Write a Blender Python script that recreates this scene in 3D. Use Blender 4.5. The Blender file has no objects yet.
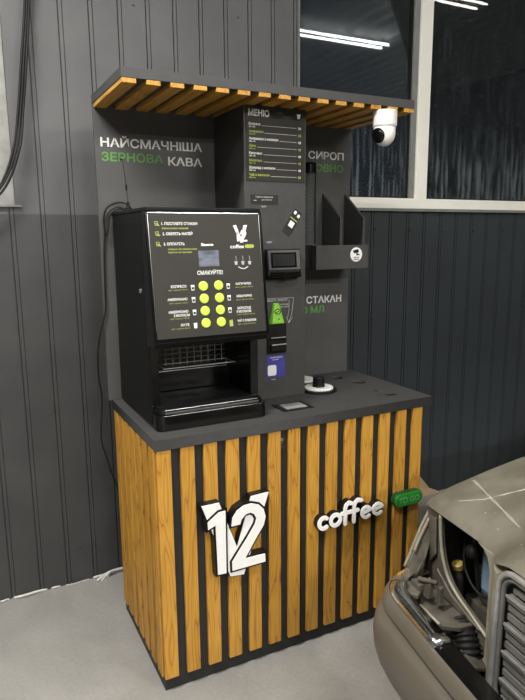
import bpy, bmesh, math, random
from mathutils import Vector, Matrix
random.seed(7)
C = bpy.context.collection
S = bpy.context.scene

# ------------------------------------------------------------------ camera
cam = bpy.data.cameras.new('camera')
cam.sensor_fit = 'HORIZONTAL'; cam.sensor_width = 36.0
cam.lens = 606.5 * 36.0 / 525.0
cam.clip_start = 0.02; cam.clip_end = 60
co = bpy.data.objects.new('camera', cam); C.objects.link(co)
YAW, PITCH, ROLL = 0.4686, -0.1851, -0.0081
fw = Vector((math.sin(YAW)*math.cos(PITCH), math.cos(YAW)*math.cos(PITCH), math.sin(PITCH)))
r0 = Vector((math.cos(YAW), -math.sin(YAW), 0)); u0 = r0.cross(fw)
rv = math.cos(ROLL)*r0 + math.sin(ROLL)*u0; uv = -math.sin(ROLL)*r0 + math.cos(ROLL)*u0
co.matrix_world = Matrix(((rv.x, uv.x, -fw.x, -0.539), (rv.y, uv.y, -fw.y, -1.8554), (rv.z, uv.z, -fw.z, 1.6064), (0, 0, 0, 1)))
S.camera = co

# ------------------------------------------------------------------ world, exposure
w = bpy.data.worlds.new('night'); S.world = w; w.use_nodes = True
w.node_tree.nodes['Background'].inputs[0].default_value = (0.004, 0.006, 0.009, 1)
w.node_tree.nodes['Background'].inputs[1].default_value = 1.0
S.view_settings.view_transform = 'Standard'; S.view_settings.look = 'None'
S.view_settings.exposure = 0.42; S.view_settings.gamma = 1.0
S.view_settings.use_curve_mapping = False
try:
    S.cycles.use_denoising = True; S.cycles.max_bounces = 8; S.cycles.diffuse_bounces = 5
    S.cycles.sample_clamp_indirect = 6
except Exception: pass
LAMP_W = 46.0
# fluorescent fittings under the ceiling: (x centre, y, length); those over the open floor and near the cladding are unseen, added for light
FITTINGS = [(3.25, -1.95, 1.15, 0), (3.38, -0.65, 1.0, 0), (-1.1, -1.95, 1.2, 0.7), (1.0, -1.95, 1.2, 0.35), (0.0, -6.2, 1.2, 5.5), (2.2, -4.6, 1.2, 3.0), (-1.2, -0.65, 1.2, 2.3)]
CEIL = 3.66

# ------------------------------------------------------------------ materials
def principled(name, col, rough=0.5, metal=0.0, spec=0.5, coat=0.0):
    m = bpy.data.materials.new(name); m.use_nodes = True
    b = m.node_tree.nodes['Principled BSDF']
    b.inputs['Base Color'].default_value = (*col, 1); b.inputs['Roughness'].default_value = rough
    b.inputs['Metallic'].default_value = metal; b.inputs['Specular IOR Level'].default_value = spec
    b.inputs['Coat Weight'].default_value = coat; b.inputs['Coat Roughness'].default_value = 0.06
    return m
def N(m, t, **k):
    n = m.node_tree.nodes.new(t)
    for a, v in k.items(): setattr(n, a, v)
    return n
def L(m, a, b): m.node_tree.links.new(a, b)
def coords(m, scale=(1, 1, 1)):
    t = N(m, 'ShaderNodeTexCoord'); mp = N(m, 'ShaderNodeMapping'); mp.inputs['Scale'].default_value = scale
    L(m, t.outputs['Object'], mp.inputs[0]); return mp.outputs[0]
def ramp(m, fac, stops):
    r = N(m, 'ShaderNodeValToRGB'); e = r.color_ramp.elements
    while len(e) < len(stops): e.new(0.5)
    for i, (p, c) in enumerate(stops): e[i].position = p; e[i].color = (*c, 1) if len(c) == 3 else c
    L(m, fac, r.inputs[0]); return r.outputs[0]
def noisy(name, c1, c2, scale=(8, 8, 8), rough=0.5, metal=0.0, spec=0.5, lo=0.35, hi=0.65, bump=0.0, detail=5, coat=0.0, rvar=0.0):
    m = principled(name, c1, rough, metal, spec, coat); b = m.node_tree.nodes['Principled BSDF']
    n = N(m, 'ShaderNodeTexNoise'); n.inputs['Scale'].default_value = 1.0; n.inputs['Detail'].default_value = detail
    L(m, coords(m, scale), n.inputs['Vector'])
    L(m, ramp(m, n.outputs[0], [(lo, c1), (hi, c2)]), b.inputs['Base Color'])
    if rvar:
        L(m, ramp(m, n.outputs[0], [(lo, (rough-rvar,)*3), (hi, (rough+rvar,)*3)]), b.inputs['Roughness'])
    if bump:
        bp = N(m, 'ShaderNodeBump'); bp.inputs['Strength'].default_value = bump; bp.inputs['Distance'].default_value = 0.01
        L(m, n.outputs[0], bp.inputs['Height']); L(m, bp.outputs[0], b.inputs['Normal'])
    return m

def wood(name, dark, mid, light, axis='z'):
    m = principled(name, mid, 0.5); b = m.node_tree.nodes['Principled BSDF']
    tc = N(m, 'ShaderNodeTexCoord'); geo = N(m, 'ShaderNodeNewGeometry')
    off = N(m, 'ShaderNodeVectorMath', operation='SCALE'); L(m, geo.outputs['Random Per Island'], off.inputs['Scale'])
    off.inputs[0].default_value = (17.3, 9.1, 23.7)
    add = N(m, 'ShaderNodeVectorMath', operation='ADD'); L(m, tc.outputs['Object'], add.inputs[0]); L(m, off.outputs[0], add.inputs[1])
    mp = N(m, 'ShaderNodeMapping'); L(m, add.outputs[0], mp.inputs[0])
    mp.inputs['Scale'].default_value = (14, 14, 1.3) if axis == 'z' else (14, 1.3, 14)
    n1 = N(m, 'ShaderNodeTexNoise'); n1.inputs['Scale'].default_value = 1.0; n1.inputs['Detail'].default_value = 2; L(m, mp.outputs[0], n1.inputs['Vector'])
    # growth rings: contour lines of the stretched noise
    mul = N(m, 'ShaderNodeMath', operation='MULTIPLY'); mul.inputs[1].default_value = 13.0; L(m, n1.outputs[0], mul.inputs[0])
    fr = N(m, 'ShaderNodeMath', operation='FRACT'); L(m, mul.outputs[0], fr.inputs[0])
    ring = ramp(m, fr.outputs[0], [(0.0, mid), (0.45, light), (0.85, mid), (0.95, dark)])
    mp2 = N(m, 'ShaderNodeMapping'); L(m, add.outputs[0], mp2.inputs[0])
    mp2.inputs['Scale'].default_value = (260, 260, 9) if axis == 'z' else (260, 9, 260)
    n2 = N(m, 'ShaderNodeTexNoise'); n2.inputs['Scale'].default_value = 1.0; n2.inputs['Detail'].default_value = 3; L(m, mp2.outputs[0], n2.inputs['Vector'])
    fib = ramp(m, n2.outputs[0], [(0.3, (0.80, 0.78, 0.74)), (0.65, (1, 1, 1))])
    mx = N(m, 'ShaderNodeMix', data_type='RGBA', blend_type='MULTIPLY'); mx.inputs['Factor'].default_value = 0.8
    L(m, ring, mx.inputs['A']); L(m, fib, mx.inputs['B'])
    # knots
    v = N(m, 'ShaderNodeTexVoronoi'); mp3 = N(m, 'ShaderNodeMapping'); L(m, add.outputs[0], mp3.inputs[0])
    mp3.inputs['Scale'].default_value = (9, 9, 2.6) if axis == 'z' else (9, 2.6, 9)
    L(m, mp3.outputs[0], v.inputs['Vector']); v.inputs['Scale'].default_value = 1.0
    k = ramp(m, v.outputs['Distance'], [(0.05, (0.28, 0.16, 0.08)), (0.11, (1, 1, 1))])
    mk = N(m, 'ShaderNodeMix', data_type='RGBA', blend_type='MULTIPLY'); mk.inputs['Factor'].default_value = 0.9
    L(m, mx.outputs['Result'], mk.inputs['A']); L(m, k, mk.inputs['B'])
    tone = ramp(m, geo.outputs['Random Per Island'], [(0, (0.86, 0.84, 0.8)), (1, (1.0, 1.0, 1.0))])
    mt = N(m, 'ShaderNodeMix', data_type='RGBA', blend_type='MULTIPLY'); mt.inputs['Factor'].default_value = 1.0
    L(m, mk.outputs['Result'], mt.inputs['A']); L(m, tone, mt.inputs['B'])
    L(m, mt.outputs['Result'], b.inputs['Base Color'])
    return m

M = {}
M['wood'] = wood('golden_pine', (0.36, 0.165, 0.022), (0.52, 0.255, 0.032), (0.60, 0.315, 0.045))
M['woody'] = wood('golden_pine_beam', (0.36, 0.155, 0.025), (0.55, 0.27, 0.035), (0.66, 0.35, 0.055), 'y')
M['board'] = noisy('graphite_laminate', (0.042, 0.042, 0.041), (0.050, 0.050, 0.048), (40, 40, 40), 0.5)
M['board_dark'] = noisy('graphite_laminate_dark', (0.022, 0.022, 0.021), (0.027, 0.027, 0.026), (40, 40, 40), 0.5)
M['panel'] = noisy('graphite_panel', (0.058, 0.058, 0.057), (0.070, 0.070, 0.068), (6, 6, 6), 0.55)
M['black'] = noisy('black_plastic', (0.005, 0.005, 0.005), (0.008, 0.008, 0.008), (60, 60, 60), 0.38)
M['gloss'] = noisy('gloss_black_plastic', (0.003, 0.003, 0.003), (0.0045, 0.0045, 0.0045), (20, 20, 20), 0.16, spec=0.36)
M['steel_black'] = noisy('black_painted_steel', (0.0035, 0.004, 0.004), (0.0055, 0.0055, 0.0055), (120, 120, 120), 0.5)
M['print'] = noisy('printed_dark_film', (0.027, 0.025, 0.021), (0.031, 0.029, 0.024), (5, 5, 5), 0.5)
M['white'] = noisy('white_plastic', (0.80, 0.79, 0.75), (0.84, 0.83, 0.80), (30, 30, 30), 0.4)
M['sign_white'] = noisy('white_acrylic', (0.82, 0.81, 0.78), (0.86, 0.85, 0.82), (30, 30, 30), 0.35)
M['ink'] = noisy('white_ink', (0.74, 0.74, 0.72), (0.80, 0.80, 0.78), (30, 30, 30), 0.6)
M['ink_dim'] = noisy('white_fine_ink', (0.42, 0.41, 0.39), (0.48, 0.47, 0.45), (30, 30, 30), 0.6)
M['green_ink'] = noisy('green_ink', (0.085, 0.26, 0.035), (0.10, 0.30, 0.045), (30, 30, 30), 0.6)
M['lime_ink'] = noisy('lime_ink', (0.33, 0.40, 0.06), (0.38, 0.46, 0.08), (30, 30, 30), 0.6)
M['lime'] = noisy('lime_button', (0.50, 0.66, 0.06), (0.56, 0.72, 0.08), (200, 200, 200), 0.4)
M['green'] = noisy('green_acrylic', (0.020, 0.22, 0.028), (0.026, 0.26, 0.034), (30, 30, 30), 0.3)
M['green_pale'] = noisy('pale_green_lettering', (0.18, 0.52, 0.17), (0.22, 0.58, 0.20), (30, 30, 30), 0.4)  # the letters have their own paler green
M['green_plastic'] = noisy('bright_green_plastic', (0.20, 0.52, 0.035), (0.28, 0.62, 0.06), (60, 60, 60), 0.35)
M['blue'] = noisy('blue_sticker', (0.045, 0.045, 0.25), (0.055, 0.055, 0.30), (30, 30, 30), 0.4)
M['chrome'] = noisy('chrome', (0.62, 0.64, 0.66), (0.72, 0.73, 0.74), (40, 40, 40), 0.16, 1.0)
M['steel'] = noisy('steel_wire', (0.60, 0.60, 0.60), (0.70, 0.70, 0.70), (40, 40, 40), 0.38, 0.7)
M['rubber'] = noisy('black_rubber', (0.006, 0.006, 0.006), (0.009, 0.009, 0.009), (90, 90, 90), 0.6)
M['screen'] = noisy('dark_screen', (0.02, 0.021, 0.022), (0.026, 0.027, 0.028), (9, 9, 9), 0.12)
M['display'] = noisy('grey_display', (0.06, 0.065, 0.085), (0.20, 0.22, 0.27), (8, 8, 22), 0.2, lo=0.40, hi=0.62)
M['frame'] = noisy('window_upvc', (0.84, 0.82, 0.73), (0.88, 0.86, 0.78), (3, 3, 3), 0.4)
M['grey_frame'] = noisy('weathered_grey_frame', (0.22, 0.22, 0.20), (0.28, 0.28, 0.26), (12, 12, 12), 0.7, lo=0.4, hi=0.62)
M['zinc'] = noisy('grey_flashing', (0.16, 0.17, 0.16), (0.2, 0.2, 0.19), (20, 20, 20), 0.5)
M['card'] = noisy('cardboard', (0.40, 0.29, 0.17), (0.46, 0.34, 0.20), (25, 25, 25), 0.85)
M['foam'] = noisy('white_mounting_foam', (0.45, 0.44, 0.41), (0.62, 0.61, 0.58), (60, 60, 60), 0.8, bump=0.3)
M['paint'] = noisy('dusty_champagne_paint', (0.255, 0.230, 0.172), (0.335, 0.308, 0.240), (7, 12, 12), 0.48, 0.15, lo=0.38, hi=0.62, detail=8, rvar=0.08)
M['bumper'] = noisy('bumper_taupe_plastic', (0.105, 0.090, 0.070), (0.122, 0.105, 0.082), (6, 6, 6), 0.38)
M['primer'] = noisy('dull_engine_bay_paint', (0.070, 0.062, 0.048), (0.150, 0.136, 0.108), (14, 14, 14), 0.5, 0.2)
M['rib'] = noisy('grille_grey', (0.115, 0.112, 0.10), (0.15, 0.146, 0.132), (30, 30, 30), 0.45)
M['grime'] = noisy('grimy_black_metal', (0.012, 0.011, 0.010), (0.035, 0.031, 0.026), (12, 12, 12), 0.55)
M['blue_fluid'] = noisy('blue_grey_reservoir', (0.16, 0.24, 0.32), (0.22, 0.31, 0.40), (12, 12, 12), 0.4)
M['yellow'] = noisy('yellowed_cap', (0.30, 0.22, 0.05), (0.42, 0.32, 0.09), (60, 60, 60), 0.5)
M['amber'] = noisy('amber_lens', (0.30, 0.20, 0.07), (0.36, 0.25, 0.10), (60, 60, 60), 0.25)
M['tyre'] = noisy('tyre_rubber', (0.012, 0.012, 0.012), (0.02, 0.02, 0.02), (40, 40, 40), 0.8)
for k_ in ('black', 'steel_black', 'rubber', 'board_dark', 'print'): M[k_].node_tree.nodes['Principled BSDF'].inputs['Specular IOR Level'].default_value = 0.28
M['ceiling'] = noisy('ribbed_pale_ceiling', (0.40, 0.40, 0.39), (0.46, 0.46, 0.45), (2, 2, 2), 0.7)

def glassy(name, tint, alpha, rough=0.02):
    m = bpy.data.materials.new(name); m.use_nodes = True; nt = m.node_tree; nt.nodes.clear()
    out = N(m, 'ShaderNodeOutputMaterial'); tr = N(m, 'ShaderNodeBsdfTransparent'); gl = N(m, 'ShaderNodeBsdfGlossy')
    tr.inputs[0].default_value = (*tint, 1); gl.inputs['Roughness'].default_value = rough
    fr = N(m, 'ShaderNodeFresnel'); fr.inputs[0].default_value = 1.5
    mx = N(m, 'ShaderNodeMixShader'); L(m, fr.outputs[0], mx.inputs[0]); L(m, tr.outputs[0], mx.inputs[1]); L(m, gl.outputs[0], mx.inputs[2])
    df = N(m, 'ShaderNodeBsdfDiffuse'); mx2 = N(m, 'ShaderNodeMixShader')
    L(m, mx.outputs[0], mx2.inputs[1]); L(m, df.outputs[0], mx2.inputs[2]); L(m, mx2.outputs[0], out.inputs[0])
    mx2.inputs[0].default_value = alpha
    return m, mx2, df
M['clear'], _, d_ = glassy('clear_acrylic', (0.90, 0.92, 0.92), 0.06, 0.02); d_.inputs[0].default_value = (0.28, 0.29, 0.29, 1)
# dirty window pane: runs of condensation towards the bottom, specks of dirt all over
M['pane'], mixd, dif = glassy('dirty_window_glass', (0.85, 0.9, 0.92), 0.1)
m = M['pane']; dif.inputs[0].default_value = (0.26, 0.29, 0.31, 1)
n = N(m, 'ShaderNodeTexNoise'); n.inputs['Scale'].default_value = 1; n.inputs['Detail'].default_value = 6; L(m, coords(m, (48, 1, 4.0)), n.inputs['Vector'])
st = ramp(m, n.outputs[0], [(0.48, (0, 0, 0)), (0.66, (1, 1, 1))])
tc = N(m, 'ShaderNodeTexCoord'); sp = N(m, 'ShaderNodeSeparateXYZ'); L(m, tc.outputs['Object'], sp.inputs[0])
mr = N(m, 'ShaderNodeMapRange'); mr.inputs['From Min'].default_value = 0.42; mr.inputs['From Max'].default_value = 0.02
mr.inputs['To Min'].default_value = 0.03; mr.inputs['To Max'].default_value = 0.34; L(m, sp.outputs['Z'], mr.inputs[0])
m1 = N(m, 'ShaderNodeMath', operation='MULTIPLY'); L(m, st, m1.inputs[0]); L(m, mr.outputs[0], m1.inputs[1])
v = N(m, 'ShaderNodeTexVoronoi'); v.inputs['Scale'].default_value = 26; L(m, coords(m), v.inputs['Vector'])
sk = ramp(m, v.outputs['Distance'], [(0.06, (0.42, 0.42, 0.42)), (0.12, (0, 0, 0))])
m2 = N(m, 'ShaderNodeMath', operation='ADD'); L(m, m1.outputs[0], m2.inputs[0]); L(m, sk, m2.inputs[1])
m3 = N(m, 'ShaderNodeMath', operation='ADD'); m3.inputs[1].default_value = 0.022; m3.use_clamp = True; L(m, m2.outputs[0], m3.inputs[0]); L(m, m3.outputs[0], mixd.inputs[0])

def emis(name, col, s):
    m = bpy.data.materials.new(name); m.use_nodes = True; nt = m.node_tree; nt.nodes.clear()
    o = N(m, 'ShaderNodeOutputMaterial'); e = N(m, 'ShaderNodeEmission'); e.inputs[0].default_value = (*col, 1); e.inputs[1].default_value = s
    L(m, e.outputs[0], o.inputs[0]); return m
M['tube'] = emis('lit_tube', (1, 0.98, 0.94), 22.0)

# cladding: film-covered grey sheets at the left, bare blue-black sheets at the right
m = M['clad'] = principled('steel_cladding', (0.05, 0.05, 0.05), 0.5); b = m.node_tree.nodes['Principled BSDF']
sp = N(m, 'ShaderNodeSeparateXYZ'); L(m, coords(m), sp.inputs[0])
gx = N(m, 'ShaderNodeMath', operation='GREATER_THAN'); gx.inputs[1].default_value = 1.075; L(m, sp.outputs[0], gx.inputs[0])
gz = N(m, 'ShaderNodeMath', operation='GREATER_THAN'); gz.inputs[1].default_value = 1.705; L(m, sp.outputs[2], gz.inputs[0])
n = N(m, 'ShaderNodeTexNoise'); n.inputs['Scale'].default_value = 1; n.inputs['Detail'].default_value = 6; L(m, coords(m, (4, 4, 4)), n.inputs['Vector'])
film = ramp(m, n.outputs[0], [(0.35, (0.074, 0.074, 0.076)), (0.65, (0.092, 0.092, 0.094))])
worn_dim = ramp(m, n.outputs[0], [(0.35, (0.036, 0.036, 0.037)), (0.65, (0.047, 0.047, 0.047))])  # worn film; the fainter light low on the wall is in its colour too
bare = ramp(m, n.outputs[0], [(0.35, (0.027, 0.032, 0.036)), (0.65, (0.031, 0.037, 0.041))])
a1 = N(m, 'ShaderNodeMix', data_type='RGBA'); L(m, gz.outputs[0], a1.inputs['Factor']); L(m, worn_dim, a1.inputs['A']); L(m, film, a1.inputs['B'])
a2 = N(m, 'ShaderNodeMix', data_type='RGBA'); L(m, gx.outputs[0], a2.inputs['Factor']); L(m, a1.outputs['Result'], a2.inputs['A']); L(m, bare, a2.inputs['B'])
L(m, a2.outputs['Result'], b.inputs['Base Color'])

# power-floated concrete
m = M['floor'] = principled('concrete_floor', (0.3, 0.3, 0.3), 0.5); b = m.node_tree.nodes['Principled BSDF']
n = N(m, 'ShaderNodeTexNoise'); n.inputs['Scale'].default_value = 2.2; n.inputs['Detail'].default_value = 9; n.inputs['Roughness'].default_value = 0.62; n.inputs['Distortion'].default_value = 0.6
L(m, coords(m), n.inputs['Vector'])
c1 = ramp(m, n.outputs[0], [(0.3, (0.225, 0.218, 0.200)), (0.5, (0.265, 0.258, 0.238)), (0.7, (0.31, 0.302, 0.28))])
n2 = N(m, 'ShaderNodeTexNoise'); n2.inputs['Scale'].default_value = 70; n2.inputs['Detail'].default_value = 3; L(m, coords(m), n2.inputs['Vector'])
c2 = ramp(m, n2.outputs[0], [(0.3, (0.9, 0.9, 0.9)), (0.6, (1, 1, 1))])
mx = N(m, 'ShaderNodeMix', data_type='RGBA', blend_type='MULTIPLY'); mx.inputs['Factor'].default_value = 1; L(m, c1, mx.inputs['A']); L(m, c2, mx.inputs['B'])
L(m, mx.outputs['Result'], b.inputs['Base Color'])
L(m, ramp(m, n.outputs[0], [(0.35, (0.32,)*3), (0.65, (0.5,)*3)]), b.inputs['Roughness'])

# ------------------------------------------------------------------ object helpers
ORG = {}
def thing(name, label, cat, loc=(0, 0, 0), group=None, rotz=0):
    o = bpy.data.objects.new(name, None); C.objects.link(o); o.location = loc; o.rotation_euler = (0, 0, rotz); o.empty_display_size = 0.05
    o['label'] = label; o['category'] = cat
    if group: o['group'] = group
    ORG[o.name] = Vector(loc) if rotz == 0 else Vector((0, 0, 0)); return o
def obj(name, bm, mat, parent=None, smooth=False, label=None, origin=None, bevel=0.0):
    """meshes are written in world metres (or the parent's own frame when it is turned)"""
    o0 = ORG[parent.name] if parent else (Vector(origin) if origin else Vector((0, 0, 0)))
    bmesh.ops.translate(bm, verts=bm.verts, vec=-o0)
    me = bpy.data.meshes.new(name); bm.normal_update(); bm.to_mesh(me); bm.free()
    if smooth:
        for p in me.polygons: p.use_smooth = True
    o = bpy.data.objects.new(name, me); C.objects.link(o)
    if parent: o.parent = parent
    else: o.location = o0
    ORG[o.name] = o0
    me.materials.append(mat)
    if label: o['label'] = label
    if bevel:
        md = o.modifiers.new('bevel', 'BEVEL'); md.width = bevel; md.segments = 2; md.limit_method = 'ANGLE'; md.angle_limit = 0.7
    return o
def tag(o, label, cat, group=None, kind=None):
    if kind: o['kind'] = kind
    if label: o['label'] = label
    if cat: o['category'] = cat
    if group: o['group'] = group
    return o
def struct(name, bm, mat, parent=None, **k):
    o = obj(name, bm, mat, parent, **k)
    if not parent: o['kind'] = 'structure'
    return o
def B(): return bmesh.new()
def box(bm, x0, x1, y0, y1, z0, z1):
    vs = [bm.verts.new(p) for p in ((x0, y0, z0), (x1, y0, z0), (x1, y1, z0), (x0, y1, z0), (x0, y0, z1), (x1, y0, z1), (x1, y1, z1), (x0, y1, z1))]
    for f in ((0, 3, 2, 1), (4, 5, 6, 7), (0, 1, 5, 4), (1, 2, 6, 5), (2, 3, 7, 6), (3, 0, 4, 7)): bm.faces.new([vs[i] for i in f])
    return bm
def bx(*a): return box(B(), *a)
def prism(bm, pts, vec):
    """extrude a 3-D polygon along vec"""
    vec = Vector(vec); a = [bm.verts.new(p) for p in pts]; c = [bm.verts.new(Vector(p) + vec) for p in pts]; n = len(pts)
    fs = [bm.faces.new(a), bm.faces.new(c[::-1])]
    for i in range(n): fs.append(bm.faces.new((a[i], c[i], c[(i+1) % n], a[(i+1) % n])))
    bmesh.ops.recalc_face_normals(bm, faces=fs)
    return bm
def frames(pts, closed=False):
    out = []; n = len(pts); up = Vector((0.013, 0.021, 1)).normalized(); prev = None
    for i in range(n):
        a = pts[(i-1) % n] if (closed or i) else pts[0]; c = pts[(i+1) % n] if (closed or i < n-1) else pts[-1]
        t = (c-a).normalized()
        if prev is None:
            s = t.cross(up)
            if s.length < 0.1: s = t.cross(Vector((1, 0, 0)))
        else: s = prev - t*prev.dot(t)
        s.normalize(); prev = s; out.append((t, s, t.cross(s)))
    return out
def smooth_path(pts, sub=6, closed=False):
    p = [Vector(q) for q in pts]; n = len(p); out = []
    for i in range(n if closed else n-1):
        g = lambda k: p[k % n] if closed else p[max(0, min(n-1, k))]
        a, b, c, d = g(i-1), g(i), g(i+1), g(i+2)
        for j in range(sub):
            t = j/sub; out.append(0.5*((2*b)+(c-a)*t+(2*a-5*b+4*c-d)*t*t+(3*b-a-3*c+d)*t**3))
    if not closed: out.append(p[-1])
    return out
def tube(bm, pts, r, seg=8, closed=False, radii=None):
    pts = [Vector(p) for p in pts]; fr = frames(pts, closed); rings = []
    for i, (p, (t, s, u)) in enumerate(zip(pts, fr)):
        rr = radii[i] if radii else r
        rings.append([bm.verts.new(p + s*rr*math.cos(2*math.pi*k/seg) + u*rr*math.sin(2*math.pi*k/seg)) for k in range(seg)])
    m_ = len(rings); fs = []
    for i in range(m_ if closed else m_-1):
        a, c = rings[i], rings[(i+1) % m_]
        for k in range(seg): fs.append(bm.faces.new((a[k], a[(k+1) % seg], c[(k+1) % seg], c[k])))
    if not closed: fs.append(bm.faces.new(rings[0][::-1])); fs.append(bm.faces.new(rings[-1]))
    bmesh.ops.recalc_face_normals(bm, faces=fs)
    return bm
def lathe(bm, prof, centre, axis=(0, 0, 1), seg=32):
    """prof = (radius, height) along axis; closed at both ends"""
    ax = Vector(axis).normalized(); s = ax.orthogonal().normalized(); u = ax.cross(s); c = Vector(centre); rings = []
    for r, h in prof: rings.append([bm.verts.new(c + ax*h + (s*math.cos(2*math.pi*k/seg)+u*math.sin(2*math.pi*k/seg))*max(r, 1e-4)) for k in range(seg)])
    fs = []
    for a, d in zip(rings, rings[1:]):
        for k in range(seg): fs.append(bm.faces.new((a[k], a[(k+1) % seg], d[(k+1) % seg], d[k])))
    fs.append(bm.faces.new(rings[0][::-1])); fs.append(bm.faces.new(rings[-1]))
    bmesh.ops.recalc_face_normals(bm, faces=fs)
    return bm
def rrect(w, h, r, n=5):
    out = []
    for cx, cy, a0 in ((w/2-r, h/2-r, 0), (-w/2+r, h/2-r, 90), (-w/2+r, -h/2+r, 180), (w/2-r, -h/2+r, 270)):
        for k in range(n+1):
            a = math.radians(a0+90*k/n); out.append((cx+r*math.cos(a), cy+r*math.sin(a)))
    return out
class Plane:
    """a flat face: p(u, v, n) = O + uU + vV + nN"""
    def __init__(s, O, U, V): s.O = Vector(O); s.U = Vector(U).normalized(); s.V = Vector(V).normalized(); s.N = s.U.cross(s.V)
    def p(s, u, v, n=0): return s.O + s.U*u + s.V*v + s.N*n
    def poly(s, bm, pts, n0, n1): return prism(bm, [s.p(u, v, n0) for u, v in pts], s.N*(n1-n0))
    def rect(s, bm, u0, u1, v0, v1, n0, n1): return s.poly(bm, [(u0, v0), (u1, v0), (u1, v1), (u0, v1)], n0, n1)
    def stroke(s, bm, pts, w, n0, n1, closed=False):
        """a round-ended brush stroke cut out of sheet"""
        q = list(pts) + ([pts[0]] if closed else []); e_ = s.cnt = (getattr(s, 'cnt', 0)+1) % 9
        for (x0, y0), (x1, y1) in zip(q, q[1:]):
            d = Vector((x1-x0, y1-y0)); 
            if d.length < 1e-6: continue
            d.normalize(); px, py = -d.y*w/2, d.x*w/2
            s.poly(bm, [(x0+px, y0+py), (x0-px, y0-py), (x1-px, y1-py), (x1+px, y1+py)], n0, n1+(e_ % 97)*7e-6); e_ += 11
        for i_, (x, y) in enumerate(pts): s.poly(bm, [(x+w/2*math.cos(a*math.pi/5), y+w/2*math.sin(a*math.pi/5)) for a in range(10)], n0, n1+(i_*23+s.cnt*5) % 89*8e-6+3e-6)
        return bm
    def text(s, bm, body, u, v, h, width=None, bold=0.0, n=0.0006, thick=0.0, align='L', cap=None):
        """lettering: u, v = lower left corner of the capitals, h = capital height, width = total run"""
        c = bpy.data.curves.new('lettering', 'FONT'); c.body = body; c.size = 1; c.offset = bold; c.resolution_u = 3
        if thick: c.extrude = 0.5
        o = bpy.data.objects.new('lettering', c); C.objects.link(o); bpy.context.view_layer.update()
        me = bpy.data.meshes.new_from_object(o.evaluated_get(bpy.context.evaluated_depsgraph_get()))
        bpy.data.objects.remove(o); bpy.data.curves.remove(c)
        xs = [q.co.x for q in me.vertices]
        if not xs: return bm
        x0, x1 = min(xs), max(xs); k = h/0.70; kx = (width/(x1-x0)) if width else k*1.15
        if align == 'C': u = u-(x1-x0)*kx/2
        if align == 'R': u = u-(x1-x0)*kx
        vs = [bm.verts.new(s.p(u+(q.co.x-x0)*kx, v+q.co.y*k, n+(thick*(q.co.z+0.5) if thick else 0))) for q in me.vertices]
        for p in me.polygons:
            try: bm.faces.new([vs[i] for i in p.vertices])
            except ValueError: pass
        bpy.data.meshes.remove(me); return bm
def offset_poly(pts, d):
    """grow a counter-clockwise or clockwise outline by d"""
    n = len(pts); A = sum(pts[i][0]*pts[(i+1) % n][1]-pts[(i+1) % n][0]*pts[i][1] for i in range(n)); sg = 1 if A > 0 else -1; out = []
    for i in range(n):
        a, b_, c = Vector(pts[i-1]), Vector(pts[i]), Vector(pts[(i+1) % n])
        e1 = (b_-a).normalized(); e2 = (c-b_).normalized(); n1 = Vector((e1.y, -e1.x))*sg; n2 = Vector((e2.y, -e2.x))*sg
        m_ = (n1+n2); 
        m_ = m_.normalized() if m_.length > 0.1 else n1
        k = d/max(0.45, m_.dot(n1)); out.append(tuple(b_+m_*k))
    return out

# ------------------------------------------------------------------ the room
YW = 0.891
ROOM = (-3.2, 6.2, -9.0, YW)
struct('floor', bx(ROOM[0], ROOM[1], ROOM[2], YW+0.1, -0.1, 0), M['floor'])
P_ = 0.1222; G0 = 0.054
def clad(bm, x0, x1, z0, z1, y=YW, s=1):
    """profiled sheet: flat pans with a narrow sunk rib every 122 mm"""
    xs = [x0]; k = math.ceil((x0-G0-0.02)/P_); prof = [(x0, 0)]
    while G0+k*P_ < x1-0.001:
        g = G0+k*P_
        if g > x0+0.001: prof += [(g, 0), (g+0.0008, 0.010), (g+0.0046, 0.010), (g+0.0054, 0.001)]
        if g+0.02 < x1-0.001 and g > x0+0.001: prof += [(g+0.0185, 0.001), (g+0.019, 0.007), (g+0.0212, 0.007), (g+0.0218, 0)]
        k += 1
    prof.append((x1, prof[-1][1]))
    lo = [bm.verts.new((x, y+s*d, z0)) for x, d in prof]; hi = [bm.verts.new((x, y+s*d, z1)) for x, d in prof]
    for i in range(len(prof)-1): bm.faces.new((lo[i], lo[i+1], hi[i+1], hi[i]) if s > 0 else (lo[i+1], lo[i], hi[i], hi[i+1]))
    # body of the wall behind the sheet
    box(bm, x0, x1, y+0.02*s if s > 0 else y-0.1, y+0.1 if s > 0 else y-0.02, z0, z1)
bm = B()
clad(bm, ROOM[0], ROOM[1], 0.0, 1.742)
clad(bm, -0.283, 1.060, 1.742, CEIL)
clad(bm, ROOM[0], -1.6, 1.742, CEIL)
clad(bm, 3.85, ROOM[1], 1.742, CEIL)
clad(bm, -1.6, -0.283, 2.95, CEIL); clad(bm, 1.060, 3.85, 3.24, CEIL)
for k, (z, off) in enumerate(((1.636, 0), (1.15, 0))):          # screws in the sheets
    for j in range(24):
        x = 1.551+P_*2*(j-15) if z > 1.5 else 1.545+P_*2*(j-15)
        if 1.1 < x < ROOM[1]-0.1: lathe(bm, [(0.0075, 0.0), (0.0075, 0.005), (0.004, 0.008)], (x, YW, z+0.004*math.sin(j)), (0, -1, 0), 8)
for x, z in ((0.247, 2.58), (0.74, 2.6), (-0.12, 0.18), (0.37, 2.3)): lathe(bm, [(0.006, 0.0), (0.006, 0.004), (0.003, 0.006)], (x, YW, z), (0, -1, 0), 8)
struct('wall_back', bm, M['clad'])
bm = B(); clad(bm, ROOM[0], ROOM[1], 0, CEIL, ROOM[2], -1)
struct('wall_front', bm, M['clad'])
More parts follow.
